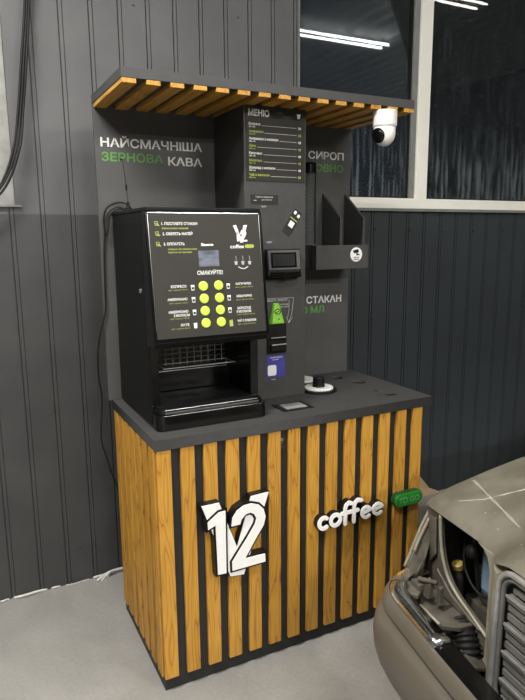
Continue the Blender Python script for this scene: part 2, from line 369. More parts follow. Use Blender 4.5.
struct('wall_left', bx(ROOM[0]-0.1, ROOM[0], ROOM[2], YW, 0, CEIL), M['panel'])
struct('wall_right', bx(ROOM[1], ROOM[1]+0.1, ROOM[2], YW, 0, CEIL), M['panel'])
bm = B(); box(bm, ROOM[0], ROOM[1], ROOM[2], YW+0.1, CEIL+0.03, CEIL+0.12)
x = ROOM[0]
while x < ROOM[1]-0.1:
    prism(bm, [(x, ROOM[2], CEIL+0.03), (x+0.02, ROOM[2], CEIL), (x+0.07, ROOM[2], CEIL), (x+0.09, ROOM[2], CEIL+0.03)], (0, YW-ROOM[2], 0)); x += 0.2
struct('ceiling', bm, M['ceiling'])

# big window at the right: two sashes in pale frames, glass set back
def window(name, x0, x1, z0, z1, posts, fmat, sill=True, fb=0.056):
    bm = B()
    box(bm, x0, x1, YW-0.006, YW+0.07, z0, z0+fb); box(bm, x0, x1, YW-0.006, YW+0.07, z1-fb, z1)
    for a, c in posts: box(bm, a, c, YW-0.004, YW+0.07, z0+fb, z1-fb)
    o = obj('window_frame', bm, fmat, name, bevel=0.003)
    return o
wn = bpy.data.objects.new('window_2', None); C.objects.link(wn); wn.location = (1.06, YW, 1.75); wn['kind'] = 'structure'; ORG[wn.name] = Vector(wn.location)
window(wn, 1.06, 3.85, 1.753, 3.24, [(1.822, 1.903), (3.79, 3.85)], M['frame'])
obj('mullion_joint', box(bx(1.785, 1.822, YW+0.010, YW+0.07, 1.809, 3.18), 1.06, 1.072, YW+0.004, YW+0.07, 1.809, 3.18), M['zinc'], wn)
obj('gasket', box(box(bx(1.072, 1.775, YW+0.022, YW+0.03, 1.809, 1.815), 1.903, 3.79, YW+0.022, YW+0.03, 1.809, 1.815), 1.777, 1.785, YW+0.02, YW+0.03, 1.809, 3.18), M['rubber'], wn)
for a, c in ((1.072, 1.785), (1.903, 3.79)): 
    o = obj('pane', bx(a, c, YW+0.03, YW+0.034, 1.809, 3.184), M['pane'], wn)
    # own origin at the foot of the glass
    for q in o.data.vertices: q.co.z -= 0.059
    o.location.z = 0.059
bm = bx(1.06, 3.85, YW-0.02, YW+0.03, 1.738, 1.753); obj('sill_flashing', bm, M['zinc'], wn)
wn = bpy.data.objects.new('window_1', None); C.objects.link(wn); wn.location = (-0.283, YW, 1.73); wn['kind'] = 'structure'; ORG[wn.name] = Vector(wn.location)
bm = B(); box(bm, -1.6, -0.284, YW+0.012, YW+0.08, 1.742, 1.84); box(bm, -1.6, -0.284, YW+0.012, YW+0.08, 2.85, 2.95)
box(bm, -0.46, -0.284, YW+0.014, YW+0.08, 1.84, 2.85); box(bm, -1.6, -1.45, YW+0.012, YW+0.08, 1.84, 2.85)
obj('window_frame', bm, M['grey_frame'], wn)
o = obj('pane', bx(-1.45, -0.46, YW+0.04, YW+0.044, 1.84, 2.85), M['pane'], wn)
for q in o.data.vertices: q.co.z -= 0.11
o.location.z = 0.11
obj('sill_flashing', bx(-1.6, -0.262, YW-0.016, YW+0.02, 1.733, 1.742), M['zinc'], wn)

# fluorescent fittings
light0 = None
for i, (x, y, ln, pw) in enumerate(FITTINGS):
    names = ['twin tube ceiling light whose glare shows in the window above the canopy', 'twin tube ceiling light reflected at the very top of the right pane', 'added unseen twin tube ceiling light left of the kiosk, over the open floor', 'added unseen twin tube ceiling light over the open floor in front of the kiosk', 'twin tube ceiling light behind the viewer, left one of two', 'twin tube ceiling light behind the viewer, right one of two', 'added unseen twin tube ceiling light near the cladding left of the kiosk']
    t = thing('ceiling_light', names[i], 'lamp', (x, y, CEIL), 'fluorescent fittings on the ceiling')
    obj('housing', bx(x-ln/2-0.02, x+ln/2+0.02, y-0.028, y+0.028, CEIL-0.045, CEIL), M['zinc'], t)
    for s in (-1, 1):
        obj('tube', tube(B(), [(x-ln/2, y+s*0.06, CEIL-0.055), (x+ln/2, y+s*0.06, CEIL-0.055)], 0.010, 10), M['tube'], t, smooth=True)
    for sd in ((-1, 1) if pw else ()):
        ld = bpy.data.lights.new('tube_light', 'AREA'); ld.shape = 'RECTANGLE'; ld.size = ln; ld.size_y = 0.020; ld.energy = LAMP_W*pw/2; ld.color = (1.0, 0.975, 0.93)
        lo = bpy.data.objects.new('tube_light', ld); C.objects.link(lo); lo.parent = t; lo.location = (0, sd*0.06, -0.070)

# ------------------------------------------------------------------ kiosk: cabinet
H = 0.95
cab = thing('coffee_cabinet', 'black cabinet clad in golden pine slats carrying the coffee machine', 'cabinet', (0.57, 0.3, 0))
bm = B()
box(bm, 0.012, 1.138, 0.035, 0.580, 0.0, 0.912)
obj('carcass', bm, M['board_dark'], cab, bevel=0.0015)
bm = B(); box(bm, 0.010, 1.140, 0.022, 0.035, 0.0, 0.052); box(bm, 0.010, 0.012, 0.035, 0.577, 0.0, 0.052); obj('plinth', bm, M['board_dark'], cab)
# side cladding
bm = B()
for k in range(7):
    y = 0.024+k*0.081; box(bm, 0.000, 0.0115, y, y+0.052, 0.056, 0.911)
obj('side_slats', bm, M['wood'], cab, bevel=0.0015)
def door(x0, x1, n0, n1, label):
    d = obj('door', bx(x0, x1, 0.018, 0.034, 0.054, 0.910), M['board_dark'], cab, label=label, bevel=0.001)  # laminate darkened: the shade of the slat gaps is in its colour
    bm = B()
    for k in range(n0, n1):
        x = 0.006+k*0.0835; box(bm, x, x+0.0505, 0.004, 0.0178, 0.056, 0.909)
    obj('pine_slats', bm, M['wood'], d, bevel=0.0015)
    return d
d = door(0.012, 0.5640, 0, 7, 'left door under the machine')
bm = lathe(B(), [(0.011, 0), (0.011, 0.004), (0.008, 0.006)], (0.483, 0.018, 0.868), (0, -1, 0), 20); box(bm, 0.4815, 0.4845, 0.008, 0.013, 0.864, 0.872)
obj('lock', bm, M['chrome'], d)
bm = tube(B(), [(0.483, 0.008, 0.868), (0.481, 0.006, 0.850)], 0.0022, 6); lathe(bm, [(0.007, 0), (0.007, 0.002)], (0.481, 0.005, 0.843), (0, -1, 0), 14); obj('key', bm, M['chrome'], d)
door(0.5695, 1.138, 7, 14, 'right door')

# worktop
wt = thing('worktop', 'dark graphite worktop on the slatted cabinet with round cup holes', 'worktop', (0.59, 0.3, 0.912))
HOLES = [(1.026, 0.470, 0.030), (1.069, 0.352, 0.034)]
SLOTS = [(1.040, 0.192, 0.011, 0.014), (1.055, 0.106, 0.024, 0.018), (1.012, 0.120, 0.012, 0.010), (1.000, 0.185, 0.020, 0.004)]
cv = bpy.data.curves.new('outline', 'CURVE'); cv.dimensions = '2D'; cv.fill_mode = 'BOTH'; cv.extrude = (H-0.912)/2
loops = [[(0, 0), (1.1877, 0), (1.1877, 0.5957), (0, 0.5957)]]
for x, y, r in HOLES: loops.append([(x+r*math.cos(a*math.pi/16), y+r*math.sin(a*math.pi/16)) for a in range(32)])
for x, y, a, c in SLOTS: loops.append([(x-a, y-c), (x+a, y-c), (x+a, y+c), (x-a, y+c)])
for lp_ in loops:
    sp_ = cv.splines.new('POLY'); sp_.points.add(len(lp_)-1); sp_.use_cyclic_u = True
    for q, (x, y) in zip(sp_.points, lp_): q.co = (x, y, 0, 1)
co_ = bpy.data.objects.new('outline', cv); C.objects.link(co_); bpy.context.view_layer.update()
me = bpy.data.meshes.new_from_object(co_.evaluated_get(bpy.context.evaluated_depsgraph_get())); bpy.data.objects.remove(co_)
bm = B(); bm.from_mesh(me); bmesh.ops.translate(bm, verts=bm.verts, vec=(0, 0, (H+0.912)/2)); bmesh.ops.recalc_face_normals(bm, faces=bm.faces)
obj('top_board', bm, M['board'], wt)
for x, y, r in HOLES: obj('hole_liner', lathe(B(), [(r-0.0005, 0), (r-0.0005, 0.002)], (x, y, H-0.011), seg=28), M['black'], wt)
for x, y, a, c in SLOTS: obj('slot_liner', bx(x-a+0.0005, x+a-0.0005, y-c+0.0005, y+c-0.0005, H-0.018, H-0.004), M['black'], wt)

# card frame lying on the worktop (its code is left out)
t = thing('counter_card', 'black framed pale card lying flat on the worktop before the tower', 'card', (0.6, 0.135, H))
bm = bx(0.535, 0.668, 0.088, 0.188, H, H+0.004); obj('frame', bm, M['black'], t, bevel=0.001)
obj('card', bx(0.556, 0.648, 0.103, 0.172, H+0.004, H+0.005), noisy('pale_card', (0.20, 0.20, 0.19), (0.25, 0.25, 0.24), (30, 30, 30), 0.5), t)

# lid / cup dispensers sunk in the worktop
def dispenser(x, y, label, knob=True):
    t = thing('cup_dispenser', label, 'dispenser', (x, y, H))
    obj('flange', lathe(B(), [(0.079, 0), (0.079, 0.006), (0.075, 0.010), (0.060, 0.010)], (x, y, H), seg=48), M['black'], t, smooth=False)
    obj('collar', lathe(B(), [(0.063, 0.010), (0.063, 0.014), (0.059, 0.017), (0.030, 0.017)], (x, y, H), seg=48), M['white'], t)
    if knob: obj('stopper', lathe(B(), [(0.028, 0.017), (0.026, 0.022), (0.025, 0.056), (0.021, 0.060), (0.010, 0.061)], (x, y, H), seg=32), M['black'], t, bevel=0.001)
    return t
dispenser(0.829, 0.312, 'white ringed cup dispenser with black stopper, the near one right of the tower')
dispenser(0.838, 0.474, 'white ringed cup dispenser in the worktop, half hidden behind the tower', False)

# ------------------------------------------------------------------ back panel and canopy
YP = 0.575
bp = thing('back_panel', 'tall graphite back panel printed with white and green slogans', 'panel', (0.57, YP+0.01, H))
obj('board', bx(-0.014, 1.158, YP, 0.5955, H, 2.1), M['panel'], bp, bevel=0.001)
F = Plane((0, YP, 0), (1, 0, 0), (0, 0, 1))
for body, u, z, wd, bold, mt, lbl in (('НАЙСМАЧНlША', 0.007, 1.950, 0.413, 0.020, 'ink', 'white capital lettering, top left'), ('КАВА', 0.273, 1.891, 0.146, 0.020, 'ink', 'white short word beside the green one'),
        ('l СИРОП', 0.903, 1.949, 0.216, 0.020, 'ink', 'white capital lettering, top right'), ('СТАКАН', 0.923, 1.296, 0.195, 0.024, 'ink', 'white capital lettering, low right'),
        ('ЗЕРНОВА', 0.008, 1.897, 0.244, 0.020, 'green_ink', 'green capital lettering, top left'), ('ТОВНО', 0.934, 1.895, 0.184, 0.020, 'green_ink', 'green capital lettering, top right'), ('0 МЛ', 0.905, 1.250, 0.116, 0.022, 'green_ink', 'green lettering, low right')):
    obj('slogan', F.text(B(), body, u, z, 0.0305, wd, bold), M[mt], bp, label=lbl)

cn = thing('canopy', 'dark flat canopy over the kiosk with golden slats underneath', 'canopy', (0.57, 0.36, 2.1))
obj('roof_board', bx(-0.014, 1.165, 0.149, 0.597, 2.102, 2.134), M['board'], cn, bevel=0.001)
bm = B()
for k in range(15):
    x = -0.012+k*0.0805; box(bm, x, x+0.047, 0.150, 0.574, 2.087, 2.102)
obj('canopy_slats', bm, M['woody'], cn, bevel=0.001)

# ------------------------------------------------------------------ the payment tower
YT = 0.287
tw = thing('menu_tower', 'tall graphite tower between counter and canopy with printed menu', 'tower', (0.61, 0.43, H))
obj('housing', bx(0.474, 0.744, YT, YP-0.002, H, 2.087), M['board'], tw, bevel=0.0015)
T = Plane((0, YT, 0), (1, 0, 0), (0, 0, 1))
mb = obj('menu_board', T.rect(B(), 0.482, 0.737, 1.815, 2.088, 0, 0.003), M['print'], tw, label='dark printed price list')
bm = B()
T.text(bm, 'МЕНЮ', 0.492, 2.050, 0.0215, 0.088, 0.035, n=0.004)
items = [('Еспресо', '60 мл', '30', 0), ('Американо', '150 мл', '35', 1), ('Американо з молоком', '180 мл', '40', 0), ('Лате', '180 мл', '45', 1), ('Капучино', '180 мл', '40', 0), ('Мокачино', '180 мл', '45', 1), ('Шоколад з молоком', '180 мл', '40', 0), ('Чай з лимоном', '180 мл', '30', 1)]
T.poly(bm, [(0.702, 2.066), (0.716, 2.066), (0.714, 2.052), (0.704, 2.052)], 0.003, 0.0036); T.rect(bm, 0.700, 0.718, 2.0665, 2.068, 0.003, 0.0036)
bm2 = B()
for k, (a, c, p, g) in enumerate(items):
    q = bm2 if g else bm; z = 2.0165-k*0.0262; wd = 0.0088*len(a)*0.72+0.004
    T.text(q, a, 0.494, z, 0.0088, wd, 0.03, n=0.004); T.text(q, c, 0.494, z-0.0085, 0.0052, 0.026, 0.02, n=0.004)
    T.text(q, p, 0.719, z-0.005, 0.0088, 0.013, 0.03, n=0.004, align='R')
    T.rect(bm, 0.494+wd+0.006, 0.700, z-0.0005, z+0.0005, 0.003, 0.0036)
obj('white_lettering', bm, M['ink'], mb, label='white price lines'); obj('lime_lettering', bm2, M['lime_ink'], mb, label='yellow green price lines')
lb = obj('service_label', T.rect(B(), 0.499, 0.618, 1.729, 1.764, 0, 0.002), M['board_dark'], tw, label='small dark printed label')
bm = B(); T.text(bm, 'Гаряча підтримка', 0.520, 1.753, 0.006, 0.075, 0.02, n=0.003); T.text(bm, 'для клієнтів', 0.545, 1.743, 0.005, 0.045, 0.02, n=0.003); T.rect(bm, 0.512, 0.524, 1.741, 1.744, 0.002, 0.0026)
T.text(bm, '24/7', 0.545, 1.717, 0.0055, 0.022, 0.03, n=0.001)
T.text(bm, 'NFC', 0.567, 1.581, 0.006, 0.024, 0.03, n=0.001)
obj('small_lettering', bm, M['ink_dim'], lb)
# diagonal sticker with keys picture
R_ = Plane(T.p(0.681, 1.660), (math.cos(math.radians(-34)), 0, math.sin(math.radians(-34))), (math.sin(math.radians(34)), 0, math.cos(math.radians(34))))
st = obj('diagonal_sticker', R_.poly(B(), rrect(0.040, 0.108, 0.008), 0, 0.0016), M['board_dark'], tw, label='tilted dark sticker')
bm = B(); R_.rect(bm, -0.010, 0.012, -0.020, 0.004, 0.0016, 0.002); R_.poly(bm, [(x-0.009, y+0.040) for x, y in rrect(0.012, 0.014, 0.004)], 0.0016, 0.002); R_.poly(bm, [(x+0.011, y+0.036) for x, y in rrect(0.012, 0.014, 0.004)], 0.0016, 0.002)
obj('sticker_print', bm, M['ink'], st)
bm = B(); R_.rect(bm, -0.018, 0.018, 0.012, 0.016, 0.0016, 0.002); obj('sticker_stripe', bm, M['lime_ink'], st)
# card reader
rd = obj('card_reader', prism(B(), [(0.556, YT, 1.436), (0.556, YT-0.035, 1.452), (0.556, YT-0.022, 1.557), (0.556, YT, 1.557)], (0.150, 0, 0)), M['rubber'], tw, bevel=0.004, label='black card terminal')
D = Plane((0.556, YT-0.0355, 1.452), (1, 0, 0), (0, 0.013, 0.105))
bm = B(); D.rect(bm, 0.004, 0.146, 0.024, 0.101, -0.002, 0.003); obj('bezel', bm, M['panel'], rd, bevel=0.002)
bm = B(); D.rect(bm, 0.014, 0.128, 0.033, 0.092, 0.003, 0.004); obj('screen', bm, M['gloss'], rd)
bm = B(); D.rect(bm, 0.022, 0.120, 0.040, 0.086, 0.004, 0.0045); obj('screen_face', bm, M['screen'], rd)
bm = B(); D.rect(bm, 0.010, 0.144, -0.006, 0.016, -0.004, 0.008); D.rect(bm, 0.062, 0.098, -0.012, 0.014, 0.0, 0.012); obj('slot_lip', bm, M['gloss'], rd, bevel=0.003)
# coin and note acceptor with green chute
ac = obj('note_acceptor', bx(0.565, 0.650, YT-0.012, YT, 1.140, 1.262), M['black'], tw, bevel=0.003)
bm = B(); box(bm, 0.573, 0.643, YT-0.020, YT-0.012, 1.196, 1.204); box(bm, 0.573, 0.643, YT-0.026, YT-0.012, 1.150, 1.176); obj('slot_lip', bm, M['gloss'], ac, bevel=0.003)
bm = B(); box(bm, 0.575, 0.641, YT-0.028, YT-0.0265, 1.176, 1.180); box(bm, 0.575, 0.641, YT-0.0215, YT-0.020, 1.204, 1.207); obj('slot_edge', bm, M['steel'], ac)
bm = B()
a = [(0.571, 1.256), (0.644, 1.256), (0.622, 1.345), (0.592, 1.345)]; c = [(0.580, 1.262), (0.635, 1.262), (0.617, 1.336), (0.597, 1.336)]
lo = [bm.verts.new(T.p(u, v_, 0.001)) for u, v_ in a]; hi = [bm.verts.new(T.p(u, v_, 0.022 if v_ < 1.3 else 0.012)) for u, v_ in c]
bm.faces.new(hi); bm.faces.new(lo[::-1])
for i in range(4): bm.faces.new((lo[i], lo[(i+1) % 4], hi[(i+1) % 4], hi[i]))
gc = obj('green_chute', bm, M['green_plastic'], tw, bevel=0.003, label='bright green moulded coin chute')
bm = B(); E_ = Plane((0.607, YT-0.0155, 1.30), (1, 0, 0), (0, 0.010, 0.074))
E_.stroke(bm, [(0.013*math.cos(t_*math.pi/8), 0.010*math.sin(t_*math.pi/8)+0.010) for t_ in range(16)], 0.003, 0.0005, 0.0025, True)
E_.stroke(bm, [(-0.006, 0.006), (0.006, 0.012)], 0.003, 0.0005, 0.0025); E_.stroke(bm, [(0.003, -0.020), (0.0035, -0.020)], 0.006, -0.001, 0.0025)
obj('chute_symbol', bm, M['board_dark'], gc)
bm = B()
T.stroke(bm, [(0.560, 1.362), (0.690, 1.361), (0.681, 1.300), (0.668, 1.262)], 0.0016, 0, 0.0008); T.stroke(bm, [(0.656, 1.284), (0.667, 1.259), (0.684, 1.281)], 0.0016, 0, 0.0008)
T.stroke(bm, [(0.668, 1.352), (0.668, 1.310), (0.661, 1.283)], 0.0014, 0, 0.0008)
T.text(bm, 'ВНЕСІТЬ ОПЛАТУ', 0.561, 1.350, 0.0075, 0.100, 0.03)
T.text(bm, 'купюри', 0.628, 1.334, 0.006, 0.036, 0.02); T.text(bm, 'без здачі', 0.628, 1.324, 0.006, 0.038, 0.02)
obj('payment_arrow', bm, M['ink_dim'], tw, label='thin white arrow and payment text')
bs = obj('blue_sticker', T.rect(B(), 0.563, 0.648, 1.037, 1.132, 0, 0.001), M['blue'], tw, label='blue sticker with a white rounded square')
bm = T.poly(B(), [(x+0.588, y+1.068) for x, y in rrect(0.040, 0.044, 0.008)], 0.001, 0.0016); T.text(bm, 'Кешбек бонуси', 0.580, 1.119, 0.006, 0.055, 0.02, n=0.002); T.text(bm, 'за каву', 0.590, 1.110, 0.005, 0.028, 0.02, n=0.002)
T.text(bm, 'скануй', 0.585, 1.028, 0.004, 0.018, 0.02, n=0.001)
obj('sticker_print', bm, M['ink'], bs)

# ------------------------------------------------------------------ cup holder shelf on the right of the panel
sh = thing('cup_shelf', 'graphite open box shelf with tall slanted dividers on back panel', 'shelf', (1.0, 0.5, 1.465))
bm = B(); box(bm, 0.866, 1.140, 0.398, 0.412, 1.462, 1.566); box(bm, 0.866, 0.880, 0.412, YP, 1.462, 1.566); box(bm, 0.880, 1.140, 0.412, YP, 1.462, 1.476)
obj('tray', bm, M['board'], sh, bevel=0.001)
for x in (1.004, 1.126):
    prism_pts = [(x, 0.424, 1.476), (x, 0.424, 1.684), (x, 0.574, 1.797), (x, 0.574, 1.476)]
    obj('divider', prism(B(), prism_pts, (0.012, 0, 0)), M['board_dark'] if False else M['board'], sh, bevel=0.0008)
# round camera-warning sticker
S_ = Plane((0.999+0.075, 0.398, 1.528), (1, 0, 0), (0, 0, 1))
s1 = obj('round_sticker', lathe(B(), [(0.0315, 0), (0.0315, 0.0012)], (1.074, 0.398, 1.524), (0, -1, 0), 32), M['ink'], sh, label='white round sticker with a black camera pictogram')
bm = B(); S_.poly(bm, [(-0.018, 0.014), (0.010, 0.020), (0.014, 0.006), (-0.014, 0.001)], 0.0012, 0.0018); S_.poly(bm, [(-0.001, 0.003), (0.007, 0.004), (0.007, -0.008), (0.001, -0.008)], 0.0012, 0.0018); S_.poly(bm, [(0.007, -0.002), (0.017, -0.002), (0.017, -0.007), (0.007, -0.007)], 0.0012, 0.0018)
S_.text(bm, 'ВЕДЕТЬСЯ', -0.015, -0.020, 0.005, 0.030, 0.04, n=0.0018); S_.text(bm, 'відеонагляд', -0.015, -0.028, 0.005, 0.030, 0.04, n=0.0018)
obj('pictogram', bm, M['black'], s1)

# clear lid tube hanging between tower and shelf
tb = thing('lid_tube', 'clear acrylic tube with a black cap beside the tower', 'tube', (0.865, 0.45, 1.58))
obj('cylinder', lathe(B(), [(0.029, 0), (0.029, 0.300), (0.026, 0.300), (0.026, 0.004)], (0.872, 0.47, 1.571), seg=36), M['clear'], tb, smooth=False)
obj('cap', lathe(B(), [(0.031, 0), (0.031, 0.036), (0.027, 0.044), (0.012, 0.046)], (0.872, 0.47, 1.872), seg=36), M['gloss'], tb)
obj('bracket', box(bx(0.826, 0.864, 0.44, YP, 1.465, 1.568), 0.838, 0.864, 0.50, YP, 1.568, 1.60), M['black'], tb, bevel=0.001)

# ------------------------------------------------------------------ coffee machine
cm = thing('coffee_machine', 'black self-service coffee machine with printed front and lime buttons', 'coffee machine', (0.24, 0.32, H))
X0, X1 = 0.034, 0.446
bm = B()
box(bm, X0, X0+0.030, 0.135, 0.560, 0.962, 1.690)           # left cheek
box(bm, X1-0.030, X1, 0.135, 0.560, 0.962, 1.690)           # right cheek
box(bm, X0+0.030, X1-0.030, 0.135, 0.560, 1.262, 1.690)     # upper works
box(bm, X0+0.030, X1-0.030, 0.330, 0.560, 0.985, 1.262)     # rear of the cup bay
box(bm, X0+0.030, X1-0.030, 0.135, 0.560, 0.962, 0.985)     # floor of the cup bay
obj('body', bm, M['steel_black'], cm)
bm = B(); box(bm, X0-0.003, X1+0.003, 0.105, 0.563, 1.6905, 1.704); obj('lid', bm, M['black'], cm, bevel=0.003)
bm = B(); box(bm, X0-0.0012, X0-0.0002, 0.16, 0.555, 1.652, 1.656); box(bm, X0-0.0012, X0-0.0002, 0.165, 0.168, 1.0, 1.65); obj('side_seam', bm, M['rubber'], cm)
for y in (0.17, 0.52):
    for x in (X0+0.03, X1-0.03): obj('foot', lathe(B(), [(0.016, 0), (0.014, 0.012)], (x, y, H), seg=16), M['rubber'], cm)
bm = lathe(B(), [(0.009, 0), (0.009, 0.003), (0.006, 0.007)], (X0, 0.198, 1.425), (-1, 0, 0), 20); obj('side_lock', bm, M['chrome'], cm, label='round chrome lock on the side')
# slanted front door: gloss black wedge
FT = (0.104, 1.6905); FB = (0.0445, 1.262)
fp = obj('front_door', prism(B(), [(X0-0.006, FT[0], FT[1]), (X0-0.006, FB[0], FB[1]), (X0-0.006, FB[0]+0.014, FB[1]-0.018), (X0-0.006, 0.134, FB[1]-0.018), (X0-0.006, 0.134, FT[1])], (X1-X0+0.012, 0, 0)), M['gloss'], cm, bevel=0.003)
K = Plane((0, FT[0], FT[1]), (1, 0, 0), (0, FT[0]-FB[0], FT[1]-FB[1]))
def kz(z): return (z-FT[1])/K.V.z                              # height on the slope from world height
pf = obj('printed_sheet', K.rect(B(), X0+0.005, X1-0.009, kz(1.276), kz(1.682), 0, 0.0015), M['print'], fp, label='dark printed front sheet')
bm = B(); K.rect(bm, X0+0.002, X0+0.0045, kz(1.30), kz(1.68), 0, 0.004); K.rect(bm, X0+0.004, X1-0.008, kz(1.684), kz(1.6865), 0, 0.003); K.rect(bm, X1-0.0085, X1-0.0065, kz(1.278), kz(1.68), 0, 0.003); obj('trim_edge', bm, M['chrome'], fp)
bm = B(); n = 0.0022
def kt(q, s_, u, z, h, wd, bold=0.02, **k): K.text(q, s_, u, kz(z)-h/2, h, wd, bold, n=n, **k)
kt(bm, '1. ПОСТАВТЕ СТАКАН', 0.083, 1.650, 0.0085, 0.124); kt(bm, '2. ОБЕРІТЬ НАПІЙ', 0.084, 1.617, 0.0085, 0.104); kt(bm, '3. ОПЛАТІТЬ', 0.085, 1.584, 0.0085, 0.072)
obj('instruction_lettering', bm, M['ink'], fp); bm = B()
kt(bm, 'Saeco', 0.215, 1.581, 0.009, 0.045, 0.04); kt(bm, 'СМАКУЙТЕ!', 0.194, 1.487, 0.0125, 0.093)
obj('display_lettering', bm, M['ink'], fp); bm = B()
kt(bm, 'coffee', 0.322, 1.573, 0.0125, 0.052, 0.02)
# 12 mark on the sheet
for pl in ([(0.338, 1.644), (0.350, 1.646), (0.372, 1.586), (0.362, 1.585)], [(0.392, 1.646), (0.378, 1.645), (0.362, 1.586), (0.371, 1.585)], [(0.349, 1.620), (0.357, 1.628), (0.357, 1.590), (0.350, 1.590)]):
    K.poly(bm, [(u, kz(z)) for u, z in pl], 0.0015, 0.002)
K.stroke(bm, [(0.366, kz(1.616)), (0.371, kz(1.626)), (0.380, kz(1.627)), (0.384, kz(1.618)), (0.379, kz(1.607)), (0.367, kz(1.592)), (0.386, kz(1.592))], 0.006, 0.0016, 0.0022)
obj('logo_print', bm, M['ink'], fp, label='white number and word logo')
for z, l_, r__ in ((1.445, 'ЕСПРЕСО', 'КАПУЧИНО'), (1.403, 'АМЕРИКАНО', 'МОКАЧИНО'), (1.362, 'АМЕРИКАНО', 'ШОКОЛАД'), (1.318, 'ЛАТЕ', 'ЧАЙ З ЛИМОНОМ')):
    wl = 0.0073*len(l_)*1.05; bm = B(); kt(bm, l_, 0.152-wl, z, 0.0078, wl)
    if z == 1.362: kt(bm, 'З МОЛОКОМ', 0.100, 1.350, 0.0078, 0.056)
    obj('drink_lettering', bm, M['ink'], fp); bm = B(); kt(bm, r__, 0.329 if len(r__) > 9 else 0.333, z, 0.0078, min(0.072, 0.0073*len(r__)))
    if z == 1.362: kt(bm, 'З МОЛОКОМ', 0.328, 1.350, 0.0078, 0.056)
    obj('drink_lettering', bm, M['ink'], fp)
for z in (1.440, 1.400, 1.358, 1.314):
    for u in (0.174, 0.304):
        if u > 0.3 and z < 1.32: continue
        c_ = obj('cup_picture', K.poly(B(), [(u-0.0065, kz(z+0.008)), (u+0.0065, kz(z+0.008)), (u+0.005, kz(z-0.010)), (u-0.005, kz(z-0.010))], 0.0015, 0.002), M['ink'], fp)
for u in (0.340, 0.366, 0.392):
    bm = K.poly(B(), [(u-0.006, kz(1.522)), (u+0.006, kz(1.522)), (u+0.004, kz(1.510)), (u-0.004, kz(1.510))], 0.0015, 0.002); K.stroke(bm, [(u, kz(1.524)), (u+0.002, kz(1.534)), (u-0.001, kz(1.540))], 0.0012, 0.0015, 0.002); obj('drink_picture', bm, M['ink_dim'], fp)
obj('drink_picture', K.stroke(B(), [(0.348, kz(1.503)), (0.360, kz(1.497)), (0.372, kz(1.497)), (0.384, kz(1.503))], 0.0025, 0.0015, 0.002), M['ink'], fp)
bm = B()
kt(bm, 'безкоштовно великий', 0.084, 1.635, 0.0055, 0.090); kt(bm, 'готівкою або банківською', 0.099, 1.567, 0.0055, 0.100); kt(bm, 'карткою на терміналі', 0.099, 1.557, 0.0055, 0.082)
for z in (1.434, 1.391, 1.340, 1.307):
    kt(bm, 'ціна з цукром 180 мл', 0.088, z, 0.0042, 0.066, 0.0); kt(bm, 'ціна з цукром 180 мл', 0.330, z, 0.0042, 0.068, 0.0)
K.stroke(bm, [(0.384, kz(1.573)), (0.407, kz(1.573))], 0.0125, 0.0015, 0.002)
for z in (1.650, 1.617, 1.584):
    K.stroke(bm, [(0.060, kz(z+0.006)), (0.070, kz(z+0.007)), (0.071, kz(z-0.005)), (0.062, kz(z-0.006))], 0.0016, 0.0015, 0.002, True)
    K.stroke(bm, [(0.065, kz(z)), (0.074, kz(z-0.006))], 0.0030, 0.0015, 0.0022)
K.poly(bm, [(0.298, kz(1.322)), (0.311, kz(1.324)), (0.312, kz(1.302)), (0.299, kz(1.301))], 0.0021, 0.0026)
obj('lime_print', bm, M['lime_ink'], fp, label='yellow green lettering and icons')
bm = B()
for z in (1.440, 1.400, 1.358):
    for u in (0.174, 0.304): K.poly(bm, [(u-0.004, kz(z+0.001)), (u+0.004, kz(z+0.001)), (u+0.0036, kz(z-0.007)), (u-0.0036, kz(z-0.007))], 0.002, 0.0026)
obj('cup_fillings', bm, M['rubber'], fp)
ds = obj('display', K.rect(B(), 0.203, 0.277, kz(1.507), kz(1.561), 0.0012, 0.003), M['display'], fp, bevel=0.001, label='small grey reflective display')
for z in (1.443, 1.401, 1.360, 1.319):
    for u in (0.212, 0.268):
        obj('button', lathe(B(), [(0.0165, 0), (0.0165, 0.003), (0.0150, 0.0045), (0.010, 0.005)], K.p(u, kz(z), 0.0012), K.N, 28), M['lime'], fp, smooth=False)
# cup bay: glossy cheeks, wire rack, spouts
for a, c in ((X0+0.0005, X0+0.031), (X1-0.031, X1-0.0005)): obj('bay_cheek', bx(a, c, 0.128, 0.134, 1.026, 1.243), M['gloss'], cm, bevel=0.002)
for a, c in ((X0+0.0301, X0+0.033), (X1-0.033, X1-0.0301)): obj('bay_lining', bx(a, c, 0.136, 0.3215, 1.03, 1.24), M['gloss'], cm)
bm = B(); box(bm, X0+0.031, X1-0.031, 0.322, 0.3295, 0.99, 1.24); obj('bay_back', bm, M['gloss'], cm)
bm = B()
for k in range(7): tube(bm, [(0.135, 0.300, 1.232-k*0.019), (0.385, 0.300, 1.232-k*0.019)], 0.0015, 6)
for k in range(9): tube(bm, [(0.145+k*0.0285, 0.3025, 1.235), (0.145+k*0.0285, 0.3025, 1.13)], 0.0011, 6)
tube(bm, [(0.115, 0.240, 1.132), (0.405, 0.240, 1.132)], 0.0018, 6); tube(bm, [(0.120, 0.320, 1.132), (0.120, 0.240, 1.132)], 0.0016, 6); tube(bm, [(0.400, 0.320, 1.132), (0.400, 0.240, 1.132)], 0.0016, 6)
tube(bm, [(0.120, 0.320, 1.132), (0.120, 0.320, 1.105), (0.400, 0.320, 1.105), (0.400, 0.320, 1.132)], 0.0014, 6)
obj('wire_rack', bm, M['steel'], cm, label='bright steel wire rack in the cup bay')
bm = B()
for x in (0.20, 0.24, 0.28): lathe(bm, [(0.009, 0.262-0.03), (0.012, 0.262)], (x, 0.22, 0.98+0.02), seg=14)
obj('spouts', bm, M['black'], cm)
